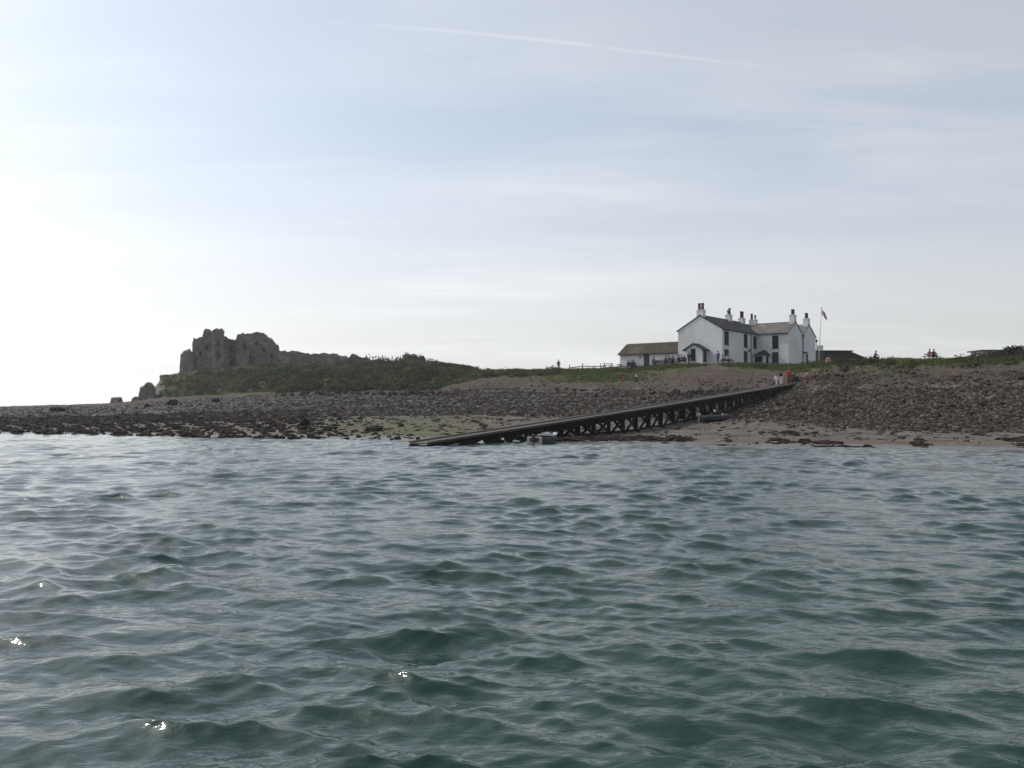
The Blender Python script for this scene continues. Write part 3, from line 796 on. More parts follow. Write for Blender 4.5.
def ruin_mesh(prof, dist, thick, base_row, origin, bulge=0.0, rough=.20, seed=0.0, step=.45, backdrop=.0, ragged=1.0):
    """a thick ragged wall or tower: prof lists (column, row) along its broken top, dist its distance from the boat"""
    px = np.array([p[0] for p in prof], float); rw = np.array([p[1] for p in prof], float)
    Xp = (px - 512) / FPX * dist; Zp = EYE - (rw - HOR) / FPX * dist
    n = max(8, int((Xp[-1] - Xp[0]) / step)); xs = np.linspace(Xp[0], Xp[-1], n + 1)
    tops = np.interp(xs, Xp, Zp)
    if isinstance(base_row, (int, float)): base_row = [(px[0], base_row), (px[-1], base_row)]
    bz = np.interp(xs, [(p[0] - 512) / FPX * dist for p in base_row], [EYE - (p[1] - HOR) / FPX * dist for p in base_row])
    nz_, nt = 22, 8
    vs = []
    for i, x in enumerate(xs):
        tt = (i / n) * 2 - 1
        yf = dist - bulge * math.sqrt(max(0, 1 - tt * tt)); yb = dist + thick + bulge * .5 * math.sqrt(max(0, 1 - tt * tt))
        def top(y):
            q = mnoise.fractal(Vector((x * .5, y * .5, seed + 5)), 1.0, 2.0, 3)
            blk = mnoise.cell(Vector((x * .9, y * .7, seed)))
            return tops[i] + ragged * (.18 * q + .5 * (blk - .5)) - backdrop * (y - yf) / thick
        col = [(x, yf, bz[i] + (top(yf) - bz[i]) * k / nz_) for k in range(nz_)]
        col += [(x, yf + (yb - yf) * k / nt, top(yf + (yb - yf) * k / nt)) for k in range(nt + 1)]
        col += [(x, yb, bz[i] + (top(yb) - bz[i]) * (1 - k / 8)) for k in range(1, 9)]
        vs += col
    mrow = nz_ + nt + 1 + 8
    out = []; skew = (float(px.mean()) - 512) / FPX
    for v in vs:
        p = Vector((v[0] + (v[1] - dist) * skew, v[1], v[2])); q = mnoise.turbulence_vector(p * .55 + Vector((0, 0, seed)), 3, False) if False else Vector((mnoise.fractal(p * .6 + Vector((seed, 0, 0)), 1, 2, 3), mnoise.fractal(p * .6 + Vector((seed, 40, 0)), 1, 2, 3), 0))
        cl = mnoise.cell(Vector((p.x * 1.4, p.y * 1.4, p.z * 2.0))) - .5
        p = p + q * rough + Vector((0, -cl * .14, 0))
        out.append(p - origin)
    fs = []
    for i in range(n):
        for j in range(mrow - 1):
            a = i * mrow + j; fs.append((a, a + mrow, a + mrow + 1, a + 1))
    mb = MB().add(out, fs)
    mb.f += [tuple(range(mrow)), tuple(n * mrow + k for k in range(mrow - 1, -1, -1))]
    return mb
cas_o = Vector(((230 - 512) / FPX * 270, 270, 11.0))
cas = empty('castle_ruin', cas_o)
tag(cas, 'grey ruined stone castle with broken towers on top of the left hill', 'castle ruin')
D = 270
ruin_mesh([(179.3, 372), (179.6, 356), (180.3, 353.6), (184, 351), (186, 350.8), (189.5, 349), (190.3, 350), (191.3, 352.4), (193.6, 351.6), (194.2, 354)], D - 2, 6, [(179, 380), (196, 376)], cas_o, 1.0, .3, 1.0).build('west_tower', M_ruin, cas)
ruin_mesh([(192.6, 341), (192.8, 338), (194, 336.8), (197, 337.4), (200, 337), (203.5, 335)], D + 3, 8, [(190, 376), (205, 374)], cas_o, .4, .3, 2.2).build('broken_wall', M_ruin, cas)
ruin_mesh([(194.6, 348), (195.4, 344), (199, 340), (202.9, 337), (203.1, 330.4), (205, 329.4), (210.5, 329.6), (212.2, 331.6), (213.4, 330.6), (215, 328.6), (217, 328), (221.4, 328.4), (223.2, 329.6), (224, 331)], D - 1, 14, [(194, 377), (224, 372)], cas_o, .6, .3, 3.7).build('keep_tower', M_ruin, cas)
ruin_mesh([(211.6, 330.6), (213.6, 330.2), (215.4, 328.4), (221.4, 328.2), (223.6, 330), (224.2, 331.4)], D - 3, 4, [(211, 374), (224, 372)], cas_o, .5, .25, 5.1).build('turret', M_ruin, cas)
ruin_mesh([(223.4, 337), (226, 337.2), (228.6, 338.4), (232, 338), (235, 339), (237, 338.6)], D + 3, 7, [(223, 373), (237, 370)], cas_o, 0, .3, 6.3).build('keep_wall', M_ruin, cas)
ruin_mesh([(236.2, 338), (236.6, 335.6), (239, 334.2), (241.6, 333.8), (242.4, 332), (243.2, 332.2), (244.4, 334.4), (248, 333.6), (252, 333.8), (256.6, 332.6), (260, 333.2), (263.8, 333), (265.2, 335), (268, 336.2), (272.6, 338.4), (274, 340), (275.2, 343.2), (278.8, 345), (279.6, 347), (280, 351)], D - 1, 13, [(236, 372), (262, 364), (281, 364)], cas_o, 1.2, .4, 7.9).build('gate_tower', M_ruin, cas)
ruin_mesh([(239, 364.8), (242, 360), (245, 354.4), (248, 348.6), (249.4, 347.4), (249.8, 349), (250.4, 366)], D - 4, 3, [(238, 369), (251, 369)], cas_o, 0, .2, 9.2, step=.3).build('sloping_buttress', M_ruin, cas)
ruin_mesh([(222, 364), (224, 350), (228, 349), (229, 364)], D - 2.6, 3, [(222, 373), (229, 372)], cas_o, 0, .2, 4.4, step=.3).build('buttress', M_ruin, cas)
ruin_mesh([(279, 351), (284, 351.4), (290, 351), (295, 350.6), (297.6, 351), (301, 352.6), (304, 353.4), (310, 353), (318, 353.2), (326, 352.8), (334.6, 353), (337, 354.4), (341, 355.6), (344, 356)], 262, 2.5, [(279, 366), (345, 366)], cas_o, 0, .3, 11.4).build('curtain_wall', M_ruin, cas)
ruin_mesh([(343, 356.4), (348, 355.4), (353, 354.2), (356, 354.6), (360, 357), (368, 357.4), (375, 358.6)], 256, 2.5, [(343, 366), (376, 366)], cas_o, 0, .3, 12.8).build('curtain_wall', M_ruin, cas)
for (c0, c1, r0, r1) in ((205, 206.6, 345, 350), (217.5, 218.7, 340, 346), (217.6, 218.8, 354, 359), (262, 264, 347, 352), (270, 271.6, 354, 359), (243, 244.4, 343, 349), (255, 256.2, 341, 345), (229.5, 231.2, 345, 352), (230, 233, 361, 369), (184, 185.2, 358, 363), (248.5, 250, 356, 362), (199, 200.2, 351, 356)):
    g = MB(); d_ = D - 2.6 if c0 < 215 else (D + 2.2 if 229 < c0 < 234 else D - 4.0)
    g.box((c0 - 512) / FPX * d_ - cas_o.x, (c1 - 512) / FPX * d_ - cas_o.x, d_ - cas_o.y, d_ - cas_o.y + 1.5, zpx(d_, r1) - cas_o.z, zpx(d_, r0) - cas_o.z)
    g.build('window_shade_block', M_shade, cas)  # solid dark block on the wall, its colour standing for window shade
def fragment(prof, dist, thick, base, label, seed):
    o = Vector(((prof[0][0] - 512) / FPX * dist, dist, zpx(dist, base)))
    me = ruin_mesh(prof, dist, thick, base + 2, o, thick * .45, .35, seed, step=.35, ragged=.4)
    e = me.build('masonry_block', M_ruin, None); e.location = o
    return tag(e, label, 'masonry block')
fragment([(110, 403), (110.3, 398.4), (113, 397.6), (120.6, 397.2), (122, 398.6), (122.8, 403)], 226, 2.4, 403.5, 'squared block of fallen masonry standing alone at the far left of the beach', 21)
fragment([(137.8, 401), (139.2, 392), (140.8, 387), (144.6, 385.2), (146.6, 382.6), (149, 381.6), (152, 383.4), (154.4, 386), (156.4, 391.6), (154.8, 398), (155.6, 401)], 236, 3.5, 402, 'tall leaning mass of fallen masonry below the left end of the castle hill', 33)
fragment([(131, 402), (131.8, 398), (134, 396.6), (137, 396), (139, 397), (139.6, 402)], 233, 2, 402, 'small rounded piece of masonry leaning on the tall fallen mass', 41)
fragment([(159.4, 382), (159.2, 377), (160.6, 375), (166, 374.4), (171, 375), (173, 377), (174, 380)], 262, 3, 384, 'stub of ruined wall at the left brink of the castle hill', 55)

# ---------------------------------------------------------------- loose stone
ICO = bmesh.new(); bmesh.ops.create_icosphere(ICO, subdivisions=1, radius=1.0)
ICO_V = np.array([v.co[:] for v in ICO.verts]); ICO_F = np.array([[v.index for v in f.verts] for f in ICO.faces]); ICO.free()
def stones(P, sx, sy, sz, jitter=.22, lift=.25):
    n = len(P); v = ICO_V[None] * (1 + rng.uniform(-jitter, jitter, (n, len(ICO_V), 1)))
    v = v * np.stack([sx, sy, sz], -1)[:, None, :]
    a = rng.uniform(-.5, .5, n); ca, sa = np.cos(a)[:, None], np.sin(a)[:, None]
    x = v[..., 0] * ca - v[..., 1] * sa; y = v[..., 0] * sa + v[..., 1] * ca
    tilt = np.clip(rng.normal(0, .15, n), -.3, .3)[:, None]
    z = v[..., 2] + x * np.sin(tilt)
    V = np.stack([x + P[:, 0:1], y + P[:, 1:2], z + P[:, 2:3] + (sz * lift)[:, None]], -1)
    F = ICO_F[None] + (np.arange(n) * len(ICO_V))[:, None, None]
    return V.reshape(-1, 3), F.reshape(-1, 3)
def stone_mat(name, cA, cB, cC, k=1.0, rough=.85):
    m = bpy.data.materials.new(name); t = NT(m); b = t.n['Principled BSDF']
    tn = t.attr('tone'); cr = t.new('ShaderNodeValToRGB'); t.link(tn, cr.inputs[0])
    e = cr.color_ramp.elements; e[0].position = 0; e[0].color = (*cA, 1); e[1].position = 1; e[1].color = (*cC, 1)
    x = cr.color_ramp.elements.new(.55); x.color = (*cB, 1)
    nz = t.noise(t.coord('Object'), 2.5, 4, .6)
    t.link(t.mix(t.math('MULTIPLY', t.smooth(nz, .4, .7), .5), cr.outputs[0], tuple(q * .45 for q in cB)), b.inputs['Base Color'])
    b.inputs['Roughness'].default_value = rough; b.inputs['Specular IOR Level'].default_value = .08
    return m
def scatter(name, label, cat, n, c0, c1, s0, s1, size, flat, m, prob=None, smax=None, elong=1.0, colw=None):
    cols = rng.uniform(c0, c1, n); s = rng.uniform(s0, s1, n)
    if prob is not None:
        keep = rng.uniform(0, 1, n) < prob(cols, s); cols, s = cols[keep], s[keep]
    x, y, z = param(cols, s); n = len(cols)
    sz = np.clip(rng.lognormal(math.log(size), .5, n), size * .35, smax or size * 4)
    sx = sz * rng.uniform(.75, 1.25, n) * elong; sy = sz * rng.uniform(.7, 1.2, n); hz_ = sz * rng.uniform(.5, 1, n) * flat
    V, F = stones(np.stack([x, y, z], -1), sx, sy, hz_)
    tone = np.repeat(np.clip(rng.normal(.42, .26, n), 0, 1), len(ICO_V))
    me = np_mesh(name, V, F, False, dict(tone=tone))
    return tag(link_mesh(name, me, m), label, cat, kind='stuff')
M_sh = stone_mat('shingle_grey', (.022, .0185, .015), (.066, .056, .046), (.20, .173, .143))
M_shr = stone_mat('shingle_brown', (.024, .0185, .015), (.070, .054, .044), (.19, .155, .126))
M_weed = stone_mat('weed_covered_rock', (.014, .011, .009), (.030, .024, .020), (.085, .073, .062), rough=.9)
M_wrack = stone_mat('seaweed', (.018, .012, .010), (.032, .022, .018), (.06, .042, .034), rough=.9)
scatter('shingle', 'bank of grey cobbles and shingle along the middle of the shore', 'shingle', 85000, -380, 850, 1.92, 3.12, .088, .9, M_sh,
        lambda c, s: (1 - np.clip((c - 700) / 130, 0, 1) * .8) * np.clip((s - 1.9) / .12, 0, 1) * np.where(s > 2.95, .35, 1) * (.45 + .55 * np.clip((c - 120) / 160, 0, 1)), .38)
scatter('rubble', 'brown rubble and cobbles below the right bluff', 'rubble', 80000, 690, 1430, 1.72, 3.5, .076, .9, M_shr,
        lambda c, s: np.clip((c - 690) / 120, 0, 1) * np.clip((s - 1.72) / .3, .12, 1) * np.where(s > 2.9, .16, 1), .45)
scatter('bluff_stones', 'scattered pale stones on the bare earth slope of the bluff', 'stones', 16000, 450, 860, 2.85, 4.0, .085, .7, M_shr, lambda c, s: np.clip(1 - (s - 2.85) / .8, .06, 1) * np.clip(.4 + np.sin(c * .11 + s * 7) * .5 + np.sin(c * .031) * .4, .08, 1), .36)
scatter('foreshore_rocks', 'dark weed covered rocks spread over the left foreshore', 'rocks', 70000, -380, 400, .95, 2.2, .105, .85, M_weed,
        lambda c, s: (1 - np.clip((c - 230) / 120, 0, 1) * .93) * np.clip(.05 + .6 * np.clip((s - 1.6) / .5, 0, 1) + .8 * (np.sin(c * .21 + s * 9 + np.sin(c * .043) * 2) + np.sin(s * 47 + c * .09 + np.sin(c * .17)) + .8 * np.sin(c * .57 + s * 23) > .55), 0, 1), .36, 1.15)
scatter('flats_pebbles', 'small dark stones strewn over the sand flats', 'pebbles', 16000, 270, 1400, 1.06, 2.0, .085, .6, M_shr, lambda c, s: np.clip((s - 1.05) / .9, .08, 1) * np.clip(.25 + (np.sin(c * .13 + s * 11) + np.sin(c * .051 + s * 29) + np.sin(c * .37 - s * 17)) * .45, .03, 1), .32)
scatter('flats_weed', 'dark weed and wet stones on the green flats left of the jetty', 'weed', 5200, 290, 620, 1.03, 1.95, .11, .45, M_weed, lambda c, s: np.clip((np.sin(c * .17 + s * 13) + np.sin(c * .067 + s * 31 + 1) + np.sin(c * .41 - s * 19)) * .6 - .35, .02, 1), .36, 1.6)
# wrack lines on the sand
def wrack_prob(c, s):
    band = np.maximum(np.maximum(np.exp(-((s - 1.16 - .03 * np.sin(c * .03)) / .05) ** 2), np.exp(-((s - 1.42 - .05 * np.sin(c * .023 + 1)) / .06) ** 2) * .8), np.exp(-((s - 1.05) / .03) ** 2) * .5)
    pat = (np.sin(c * .055 + s * 6) + np.sin(c * .13 + 1.3) * .8 + np.sin(c * .021 + s * 3) > .55)
    return band * pat * np.clip((c - 700) / 160, .10, 1)
scatter('seaweed', 'dark strands of washed up seaweed on the sand at the right', 'seaweed', 16000, 440, 1430, 1.01, 1.6, .12, .42, M_wrack, wrack_prob, .34, 1.6)
scatter('jetty_weed_shade', 'dark weed and painted-in shade on the sand under and beside the jetty', 'seaweed', 1600, 540, 690, 1.0, 1.35, .12, .5, M_wrack,  # dark clumps serve as weed and as shade put in by colour
        lambda c, s: np.exp(-((s - (1.02 + (c - 540) / 150 * .25)) / .06) ** 2), .45, 2.0)

# single boulders one can pick out
def boulder(px, row, wpx, hpx, label, m=M_weed, group=None, seed=None, flat=1.0, name='boulder', cat='boulder', lowtone=None):
    p = on_px(px, row)
    if p is None: return
    wd = wpx / FPX * p.y / 2; hg = hpx / FPX * p.y
    bm = bmesh.new(); bmesh.ops.create_icosphere(bm, subdivisions=3, radius=1.0)
    sd_ = seed if seed is not None else px * .37 + row
    for v in bm.verts:
        q = v.co * 1.3 + Vector((sd_, sd_ * .7, 0))
        k = 1 + .30 * mnoise.fractal(q, 1, 2, 3) + .22 * (mnoise.cell(q * 1.6) - .5)
        v.co = Vector((v.co.x * wd * k, v.co.y * wd * .85 * k, (v.co.z * .5 * k + .28) * hg * flat * 1.25))
    me = bpy.data.meshes.new(name); bm.to_mesh(me); bm.free()
    at_ = me.attributes.new('tone', 'FLOAT', 'POINT'); at_.data.foreach_set('value', np.full(len(me.vertices), lowtone if lowtone is not None else random.uniform(.2, .6), dtype=np.float32))
    o = link_mesh(name, me, m); o.location = p
    return tag(o, label, cat, group)
boulder(304.5, 426.5, 10, 9, 'upright dark boulder standing on the green flats left of the wedge rock')
boulder(374, 431, 20, 5, 'long dark wedge shaped rock lying on the green flats', seed=4)
boulder(401, 426.5, 7, 3, 'small dark rock on the flats above the seaward end of the jetty')
boulder(418, 440.0, 5, 3.5, 'round black rock at the waterline by the jetty end')
boulder(173, 405, 12, 6, 'dark boulder on the shingle below the castle hill', seed=8)
boulder(57, 411.5, 16, 5, 'broad low dark rock on the skyline of the far left beach', seed=9)
boulder(147, 407.5, 6, 4, 'dark boulder on the shingle just left of the foot of the castle hill')
boulder(216, 402, 9, 4, 'dark boulder half buried in the bank under the castle')
boulder(828.5, 363.2, 6, 5.5, 'orange brown sandstone boulder on the turf in front of the shed', stone_mat('sandstone', (.30, .16, .10), (.36, .20, .13), (.42, .25, .17)), seed=2, flat=1.1)
boulder(809, 379, 9, 8, 'pale brown sandstone outcrop beside the head of the jetty', stone_mat('brown_sandstone', (.2, .14, .11), (.27, .19, .15), (.32, .24, .19)), seed=3)
boulder(844, 370, 10, 5, 'grey boulder in the grass edge above the right rubble', M_sh, seed=12)
for i in range(34):
    px = 668 + i * 2.75 + random.uniform(-1.2, 1.2); row = 396.5 - (px - 668) * .05 + random.uniform(-2.0, 2.0)
    boulder(px, row, random.uniform(3.5, 7), random.uniform(2.6, 5), 'dark boulder in the line of rocks along the bluff foot behind the jetty', stone_mat('foot_rock', (.035, .03, .027), (.06, .052, .047), (.10, .085, .075)) if i == 0 else bpy.data.materials['foot_rock'], 'boulders along the foot of the bluff')
for i in range(24):
    px = 285 + i * 7.4 + random.uniform(-2, 2); row = 395 + random.uniform(-1.4, 1.2)
    boulder(px, row, random.uniform(4, 8), random.uniform(2.4, 4), 'grey boulder in the row topping the shingle bank under the scrub', M_sh, 'boulders along the top of the shingle bank', lowtone=random.uniform(.2, .5))

# ---------------------------------------------------------------- vegetation
def leaf_mat(name, cA, cB, cC):
    m = bpy.data.materials.new(name); t = NT(m); b = t.n['Principled BSDF']
    tn = t.attr('tone'); cr = t.new('ShaderNodeValToRGB'); t.link(tn, cr.inputs[0])
    e = cr.color_ramp.elements; e[0].color = (*cA, 1); e[1].color = (*cC, 1); x = e.new(.5); x.color = (*cB, 1)
    t.link(cr.outputs[0], b.inputs['Base Color']); b.inputs['Roughness'].default_value = .7; b.inputs['Specular IOR Level'].default_value = .2
    tr = t.new('ShaderNodeBsdfTranslucent'); t.link(cr.outputs[0], tr.inputs[0])
    ms = t.new('ShaderNodeMixShader'); ms.inputs[0].default_value = .35
    t.link(b.outputs[0], ms.inputs[1]); t.link(tr.outputs[0], ms.inputs[2]); t.link(ms.outputs[0], t.n['Material Output'].inputs[0])
    return m
def leaves(C, rad, hgt, per, size):
    """leaf triangles on lumpy mounds: C centres on the ground, rad radii, hgt heights"""
    n = len(C); N = n * per; ci = np.repeat(np.arange(n), per)
    u = rng.uniform(0, 2 * math.pi, N); cz = rng.uniform(0, 1, N) ** .8; rr = np.sqrt(np.maximum(0, 1 - cz * cz)) * rng.uniform(.72, 1.08, N)
    lump = 1 + .22 * np.sin(3 * u + ci * 1.7) * np.cos(2.3 * cz * 3 + ci)
    P = np.stack([C[ci, 0] + np.cos(u) * rr * rad[ci] * lump, C[ci, 1] + np.sin(u) * rr * rad[ci] * lump, C[ci, 2] - .1 + cz * hgt[ci] * lump * rng.uniform(.8, 1.05, N)], -1)
    d1 = rng.normal(0, 1, (N, 3)); d1 /= np.linalg.norm(d1, axis=1)[:, None]; d2 = rng.normal(0, 1, (N, 3)); d2 -= (d2 * d1).sum(1)[:, None] * d1; d2 /= np.linalg.norm(d2, axis=1)[:, None]
    s = size * rng.uniform(.6, 1.4, (N, 1))
    V = np.stack([P + d1 * s, P - d1 * s * .5 + d2 * s * .55, P - d1 * s * .5 - d2 * s * .55], 1).reshape(-1, 3)
    F = np.arange(3 * N).reshape(N, 3)
    tone = np.clip(rng.normal(0, .15, N) + np.repeat(np.clip(rng.uniform(.0, .6, n) + .55 * np.array([mnoise.noise(Vector((q[0] * .11, q[1] * .07, 2.0))) for q in C]) + .12, 0, 1), per), 0, 1)
    return V, F, np.repeat(tone, 3)
M_scrub = leaf_mat('scrub_leaf', (.016, .021, .009), (.056, .068, .026), (.15, .15, .062))
M_bush = leaf_mat('bush_leaf', (.022, .030, .014), (.04, .05, .022), (.065, .075, .032))
def scrub(n, c0, c1, s0, s1, rad, hgt, per, size, name, label, m, prob=None, hfun=lambda c: 1.0):
    cols = rng.uniform(c0, c1, n); s = rng.uniform(s0, s1, n)
    if prob is not None:
        k = rng.uniform(0, 1, n) < prob(cols, s); cols, s = cols[k], s[k]
    x, y, z = param(cols, s); C = np.stack([x, y, z], -1); n = len(cols); big = rng.uniform(0, 1, n) ** 3
    V, F, tone = leaves(C, rad * (.55 + 1.3 * big), hgt * (.4 + 1.7 * big) * hfun(cols), per, size)
    return tag(link_mesh(name, np_mesh(name, V, F, False, dict(tone=tone)), m), label, 'scrub', kind='stuff')
scrub(3000, 160, 478, 3.35, 5.12, 1.5, 1.15, 85, .28, 'scrub', 'dark green bramble scrub covering the slope of the castle hill', M_scrub,
      lambda c, s: np.clip((c - 158) / 40, .25, 1) * np.where(c < 280, np.clip((s - 4.0) / .25, 0, 1), 1) * np.where(c < 350, np.where(s > 4.95, .3, 1), 1) * np.where(c > 435, np.clip((s - 3.3 - (c - 435) / 30) / .3, 0, 1), 1) * np.where((c < 352) & (s > 4.72), .10, 1) * np.where(np.sin(c * .083 + s * 5) + np.sin(c * .19 - s * 8 + 1) + np.sin(c * .045 + s * 14) > -.55, 1, .18) * (1 - .75 * np.clip((c - 400) / 60, 0, 1) * (s > 4.5)), lambda c: 1 - .72 * np.clip((c - 385) / 70, 0, 1) - .25 * (c < 352))
scrub(520, 800, 1420, 3.85, 4.75, .75, .42, 70, .16, 'low_scrub', 'low dark scrub fringing the top of the right bluff', M_scrub, lambda c, s: .25 + .75 * (np.sin(c * .045) + np.sin(c * .11 + 2) > .1))
scrub(150, 480, 560, 3.9, 4.6, .9, .5, 60, .18, 'bank_scrub', 'dark scrub on the bank left of the fence', M_scrub)
scrub(170, 190, 430, 4.0, 4.85, 1.8, 1.5, 130, .30, 'dark_scrub', 'darker clumps of shrub dotted over the castle hill', M_bush)
scatter('earth_clods', 'rough brown earth and stones on the bank below the right turf', 'earth', 12000, 800, 1430, 2.8, 4.0, .095, .8, M_shr, lambda c, s: np.clip(.25 + np.sin(c * .07 + s * 9) * .4 + np.sin(c * .023 - s * 5) * .4, .05, 1), .5)
def bush(px, dist, rad, hgt, label, per=700, group=None, m=M_bush):
    p = at(px, dist); e = empty('bush', p)
    tag(e, label, 'bush', group)
    k = 6; a = rng.uniform(0, 6.28, k); r_ = rng.uniform(.2, .6, k) * rad
    C = np.stack([np.cos(a) * r_, np.sin(a) * r_, rng.uniform(.0, .45, k) * hgt], -1)
    V, F, tone = leaves(C, np.full(k, rad * .6), np.full(k, hgt * .62), per // k, min(.22, hgt * .10))
    link_mesh('crown', np_mesh('crown', V, F, False, dict(tone=tone)), m, e)
    g = MB()
    for i in range(4): g.tube([(0, 0, -.2), (C[i, 0] * .5, C[i, 1] * .5, hgt * .35), (C[i, 0], C[i, 1], hgt * .6)], [.07, .05, .02], 6)
    g.build('stem', M_wood, e)
    return e
bush(411.5, 213, 1.9, 2.3, 'rounded dark bush standing above the hill crest, larger of the pair', 1100)
bush(421.5, 212, 1.1, 2.3, 'narrow dark bush on the hill crest, right of the larger one')
bush(984, 111.5, 1.8, .9, 'low dark spreading bush on the bluff top left of the pale hut')
bush(996, 111, 1.6, 1.0, 'dark bush directly in front of the pale hut on the bluff')
bush(1017, 110.5, 2.2, 1.5, 'large olive bush at the right edge on the bluff top', 1100)
bush(1030, 110, 2.0, 1.3, 'olive bush cut off by the right edge of the photo')
bush(842, 112, .9, .7, 'dense dark clump of scrub at the left end of the right bluff')
bush(762, 121, 1.3, .6, 'dark low bush on the turf edge below the corner porch')
bush(874.5, 116, .55, .2, 'tiny dark tuft of scrub on the right skyline')
def grass(n, c0, c1, s0, s1, h, name, label, prob=None, m=None):
    cols = rng.uniform(c0, c1, n); s = rng.uniform(s0, s1, n)
    if prob is not None:
        k = rng.uniform(0, 1, n) < prob(cols, s); cols, s = cols[k], s[k]
    x, y, z = param(cols, s); n = len(x); per = 4
    base = np.repeat(np.stack([x, y, z - .03], -1), per, 0); N = n * per
    base[:, :2] += rng.normal(0, .14, (N, 2)); a = rng.uniform(0, 6.28, N); wd = rng.uniform(.03, .07, N)
    hh = np.repeat(h * rng.uniform(.5, 1.3, n), per) * rng.uniform(.6, 1.2, N)
    lean = rng.normal(0, .35, (N, 2)) * hh[:, None]
    off = np.stack([np.cos(a) * wd, np.sin(a) * wd, np.zeros(N)], -1)
    tip = base + np.stack([lean[:, 0], lean[:, 1], hh], -1)
    V = np.stack([base - off, base + off, tip], 1).reshape(-1, 3); F = np.arange(3 * N).reshape(N, 3)
    tone = np.repeat(np.clip(np.repeat(rng.uniform(.1, .8, n), per) + rng.normal(0, .12, N), 0, 1), 3)
    return tag(link_mesh(name, np_mesh(name, V, F, False, dict(tone=tone)), m or M_grass), label, 'grass', kind='stuff')
M_grass = leaf_mat('grass_blade', (.04, .054, .016), (.08, .102, .03), (.155, .145, .062))
path = lambda c, s: 1 - np.exp(-((c - 712) / 13.0) ** 2) * (s < 5.1) * .95
grass(26000, 470, 1430, 3.9, 5.35, .30, 'grass', 'rough grass along the top of the bluff', lambda c, s: path(c, s) * np.where(s > 4.92, .22, 1) * np.clip((s - 3.9) / .3, .15, 1))
grass(5000, 520, 690, 3.5, 4.3, .28, 'bank_grass', 'grass hanging down the bank left of the inn', lambda c, s: np.exp(-((c - 595) / 45) ** 2))
grass(12000, 165, 480, 3.9, 5.3, .5, 'hill_grass', 'rough grass between the scrub on the castle hill', m=M_scrub)
# ---------------------------------------------------------------- people: one skinned body per pose, with clothes as parts
def skin(name, J, E, root):
    me = bpy.data.meshes.new(name); names = list(J)
    me.from_pydata([J[n][0] for n in names], [(names.index(a), names.index(b)) for a, b in E], [])
    o = bpy.data.objects.new(name, me); COL.objects.link(o)
    md = o.modifiers.new('skin', 'SKIN'); md.use_smooth_shade = True
    if not me.skin_vertices: me.attributes  # layer is made by the modifier below
    bm = bmesh.new(); bm.from_mesh(me); L = bm.verts.layers.skin.verify(); bm.verts.ensure_lookup_table()
    for i, n in enumerate(names):
        r = J[n][1]; bm.verts[i][L].radius = (r, r) if not isinstance(r, tuple) else r
        bm.verts[i][L].use_root = (n == root)
    bm.to_mesh(me); bm.free()
    o.modifiers.new('sub', 'SUBSURF').levels = 1; o.modifiers['sub'].render_levels = 1
    dg = bpy.context.evaluated_depsgraph_get()
    out = bpy.data.meshes.new_from_object(o.evaluated_get(dg)); out.name = name
    bpy.data.objects.remove(o); 
    return out
def pose(kind):
    if kind in ('stand', 'walk'):
        k = 0 if kind == 'stand' else 1
        hip, hz_ = .0, .93
        P = dict(pelvis=(0, 0, .95), waist=(0, .0, 1.08), chest=(0, 0, 1.30), neck=(0, .0, 1.47), head0=(0, -.02, 1.56), head1=(0, -.02, 1.66))
        for s, sg in (('l', 1), ('r', -1)):
            f = .20 * sg * k
            P['hip' + s] = (.09 * sg, 0, .90); P['knee' + s] = (.10 * sg, -f - .03, .50); P['ank' + s] = (.10 * sg, -f * 1.2 + .05 * k, .09); P['toe' + s] = (.11 * sg, -f * 1.2 - .15 + .05 * k, .04)
            P['sho' + s] = (.19 * sg, 0, 1.40); P['elb' + s] = (.25 * sg, f * .7 + .02, 1.12); P['wri' + s] = (.26 * sg, f * 1.0 - .08, .88); P['pal' + s] = (.26 * sg, f * 1.1 - .10, .80)
    else:
        P = dict(pelvis=(0, 0, .52), waist=(0, -.02, .65), chest=(0, -.06, .88), neck=(0, -.10, 1.05), head0=(0, -.13, 1.14), head1=(0, -.13, 1.24))
        for s, sg in (('l', 1), ('r', -1)):
            P['hip' + s] = (.09 * sg, -.04, .51); P['knee' + s] = (.12 * sg, -.46, .52); P['ank' + s] = (.12 * sg, -.44, .10); P['toe' + s] = (.13 * sg, -.62, .05)
            P['sho' + s] = (.19 * sg, -.06, .98); P['elb' + s] = (.25 * sg, -.20, .74); P['wri' + s] = (.16 * sg, -.42, .80); P['pal' + s] = (.14 * sg, -.50, .81)
    return P
RAD = dict(pelvis=(.15, .11), waist=(.125, .095), chest=(.155, .105), neck=.055, head0=.085, head1=.092, hip=.085, knee=.058, ank=.042, toe=.04, sho=.062, elb=.042, wri=.03, pal=.036)
def J_of(P, keys, grow=0.0):
    out = {}
    for k_ in keys:
        r = RAD[k_ if k_ in RAD else k_[:-1]]
        out[k_] = (P[k_], tuple(x + grow for x in r) if isinstance(r, tuple) else r + grow)
    return out
def E_legs(s): return [('pelvis', 'hip' + s), ('hip' + s, 'knee' + s), ('knee' + s, 'ank' + s), ('ank' + s, 'toe' + s)]
def E_arm(s): return [('chest', 'sho' + s), ('sho' + s, 'elb' + s), ('elb' + s, 'wri' + s), ('wri' + s, 'pal' + s)]
POSES = {}
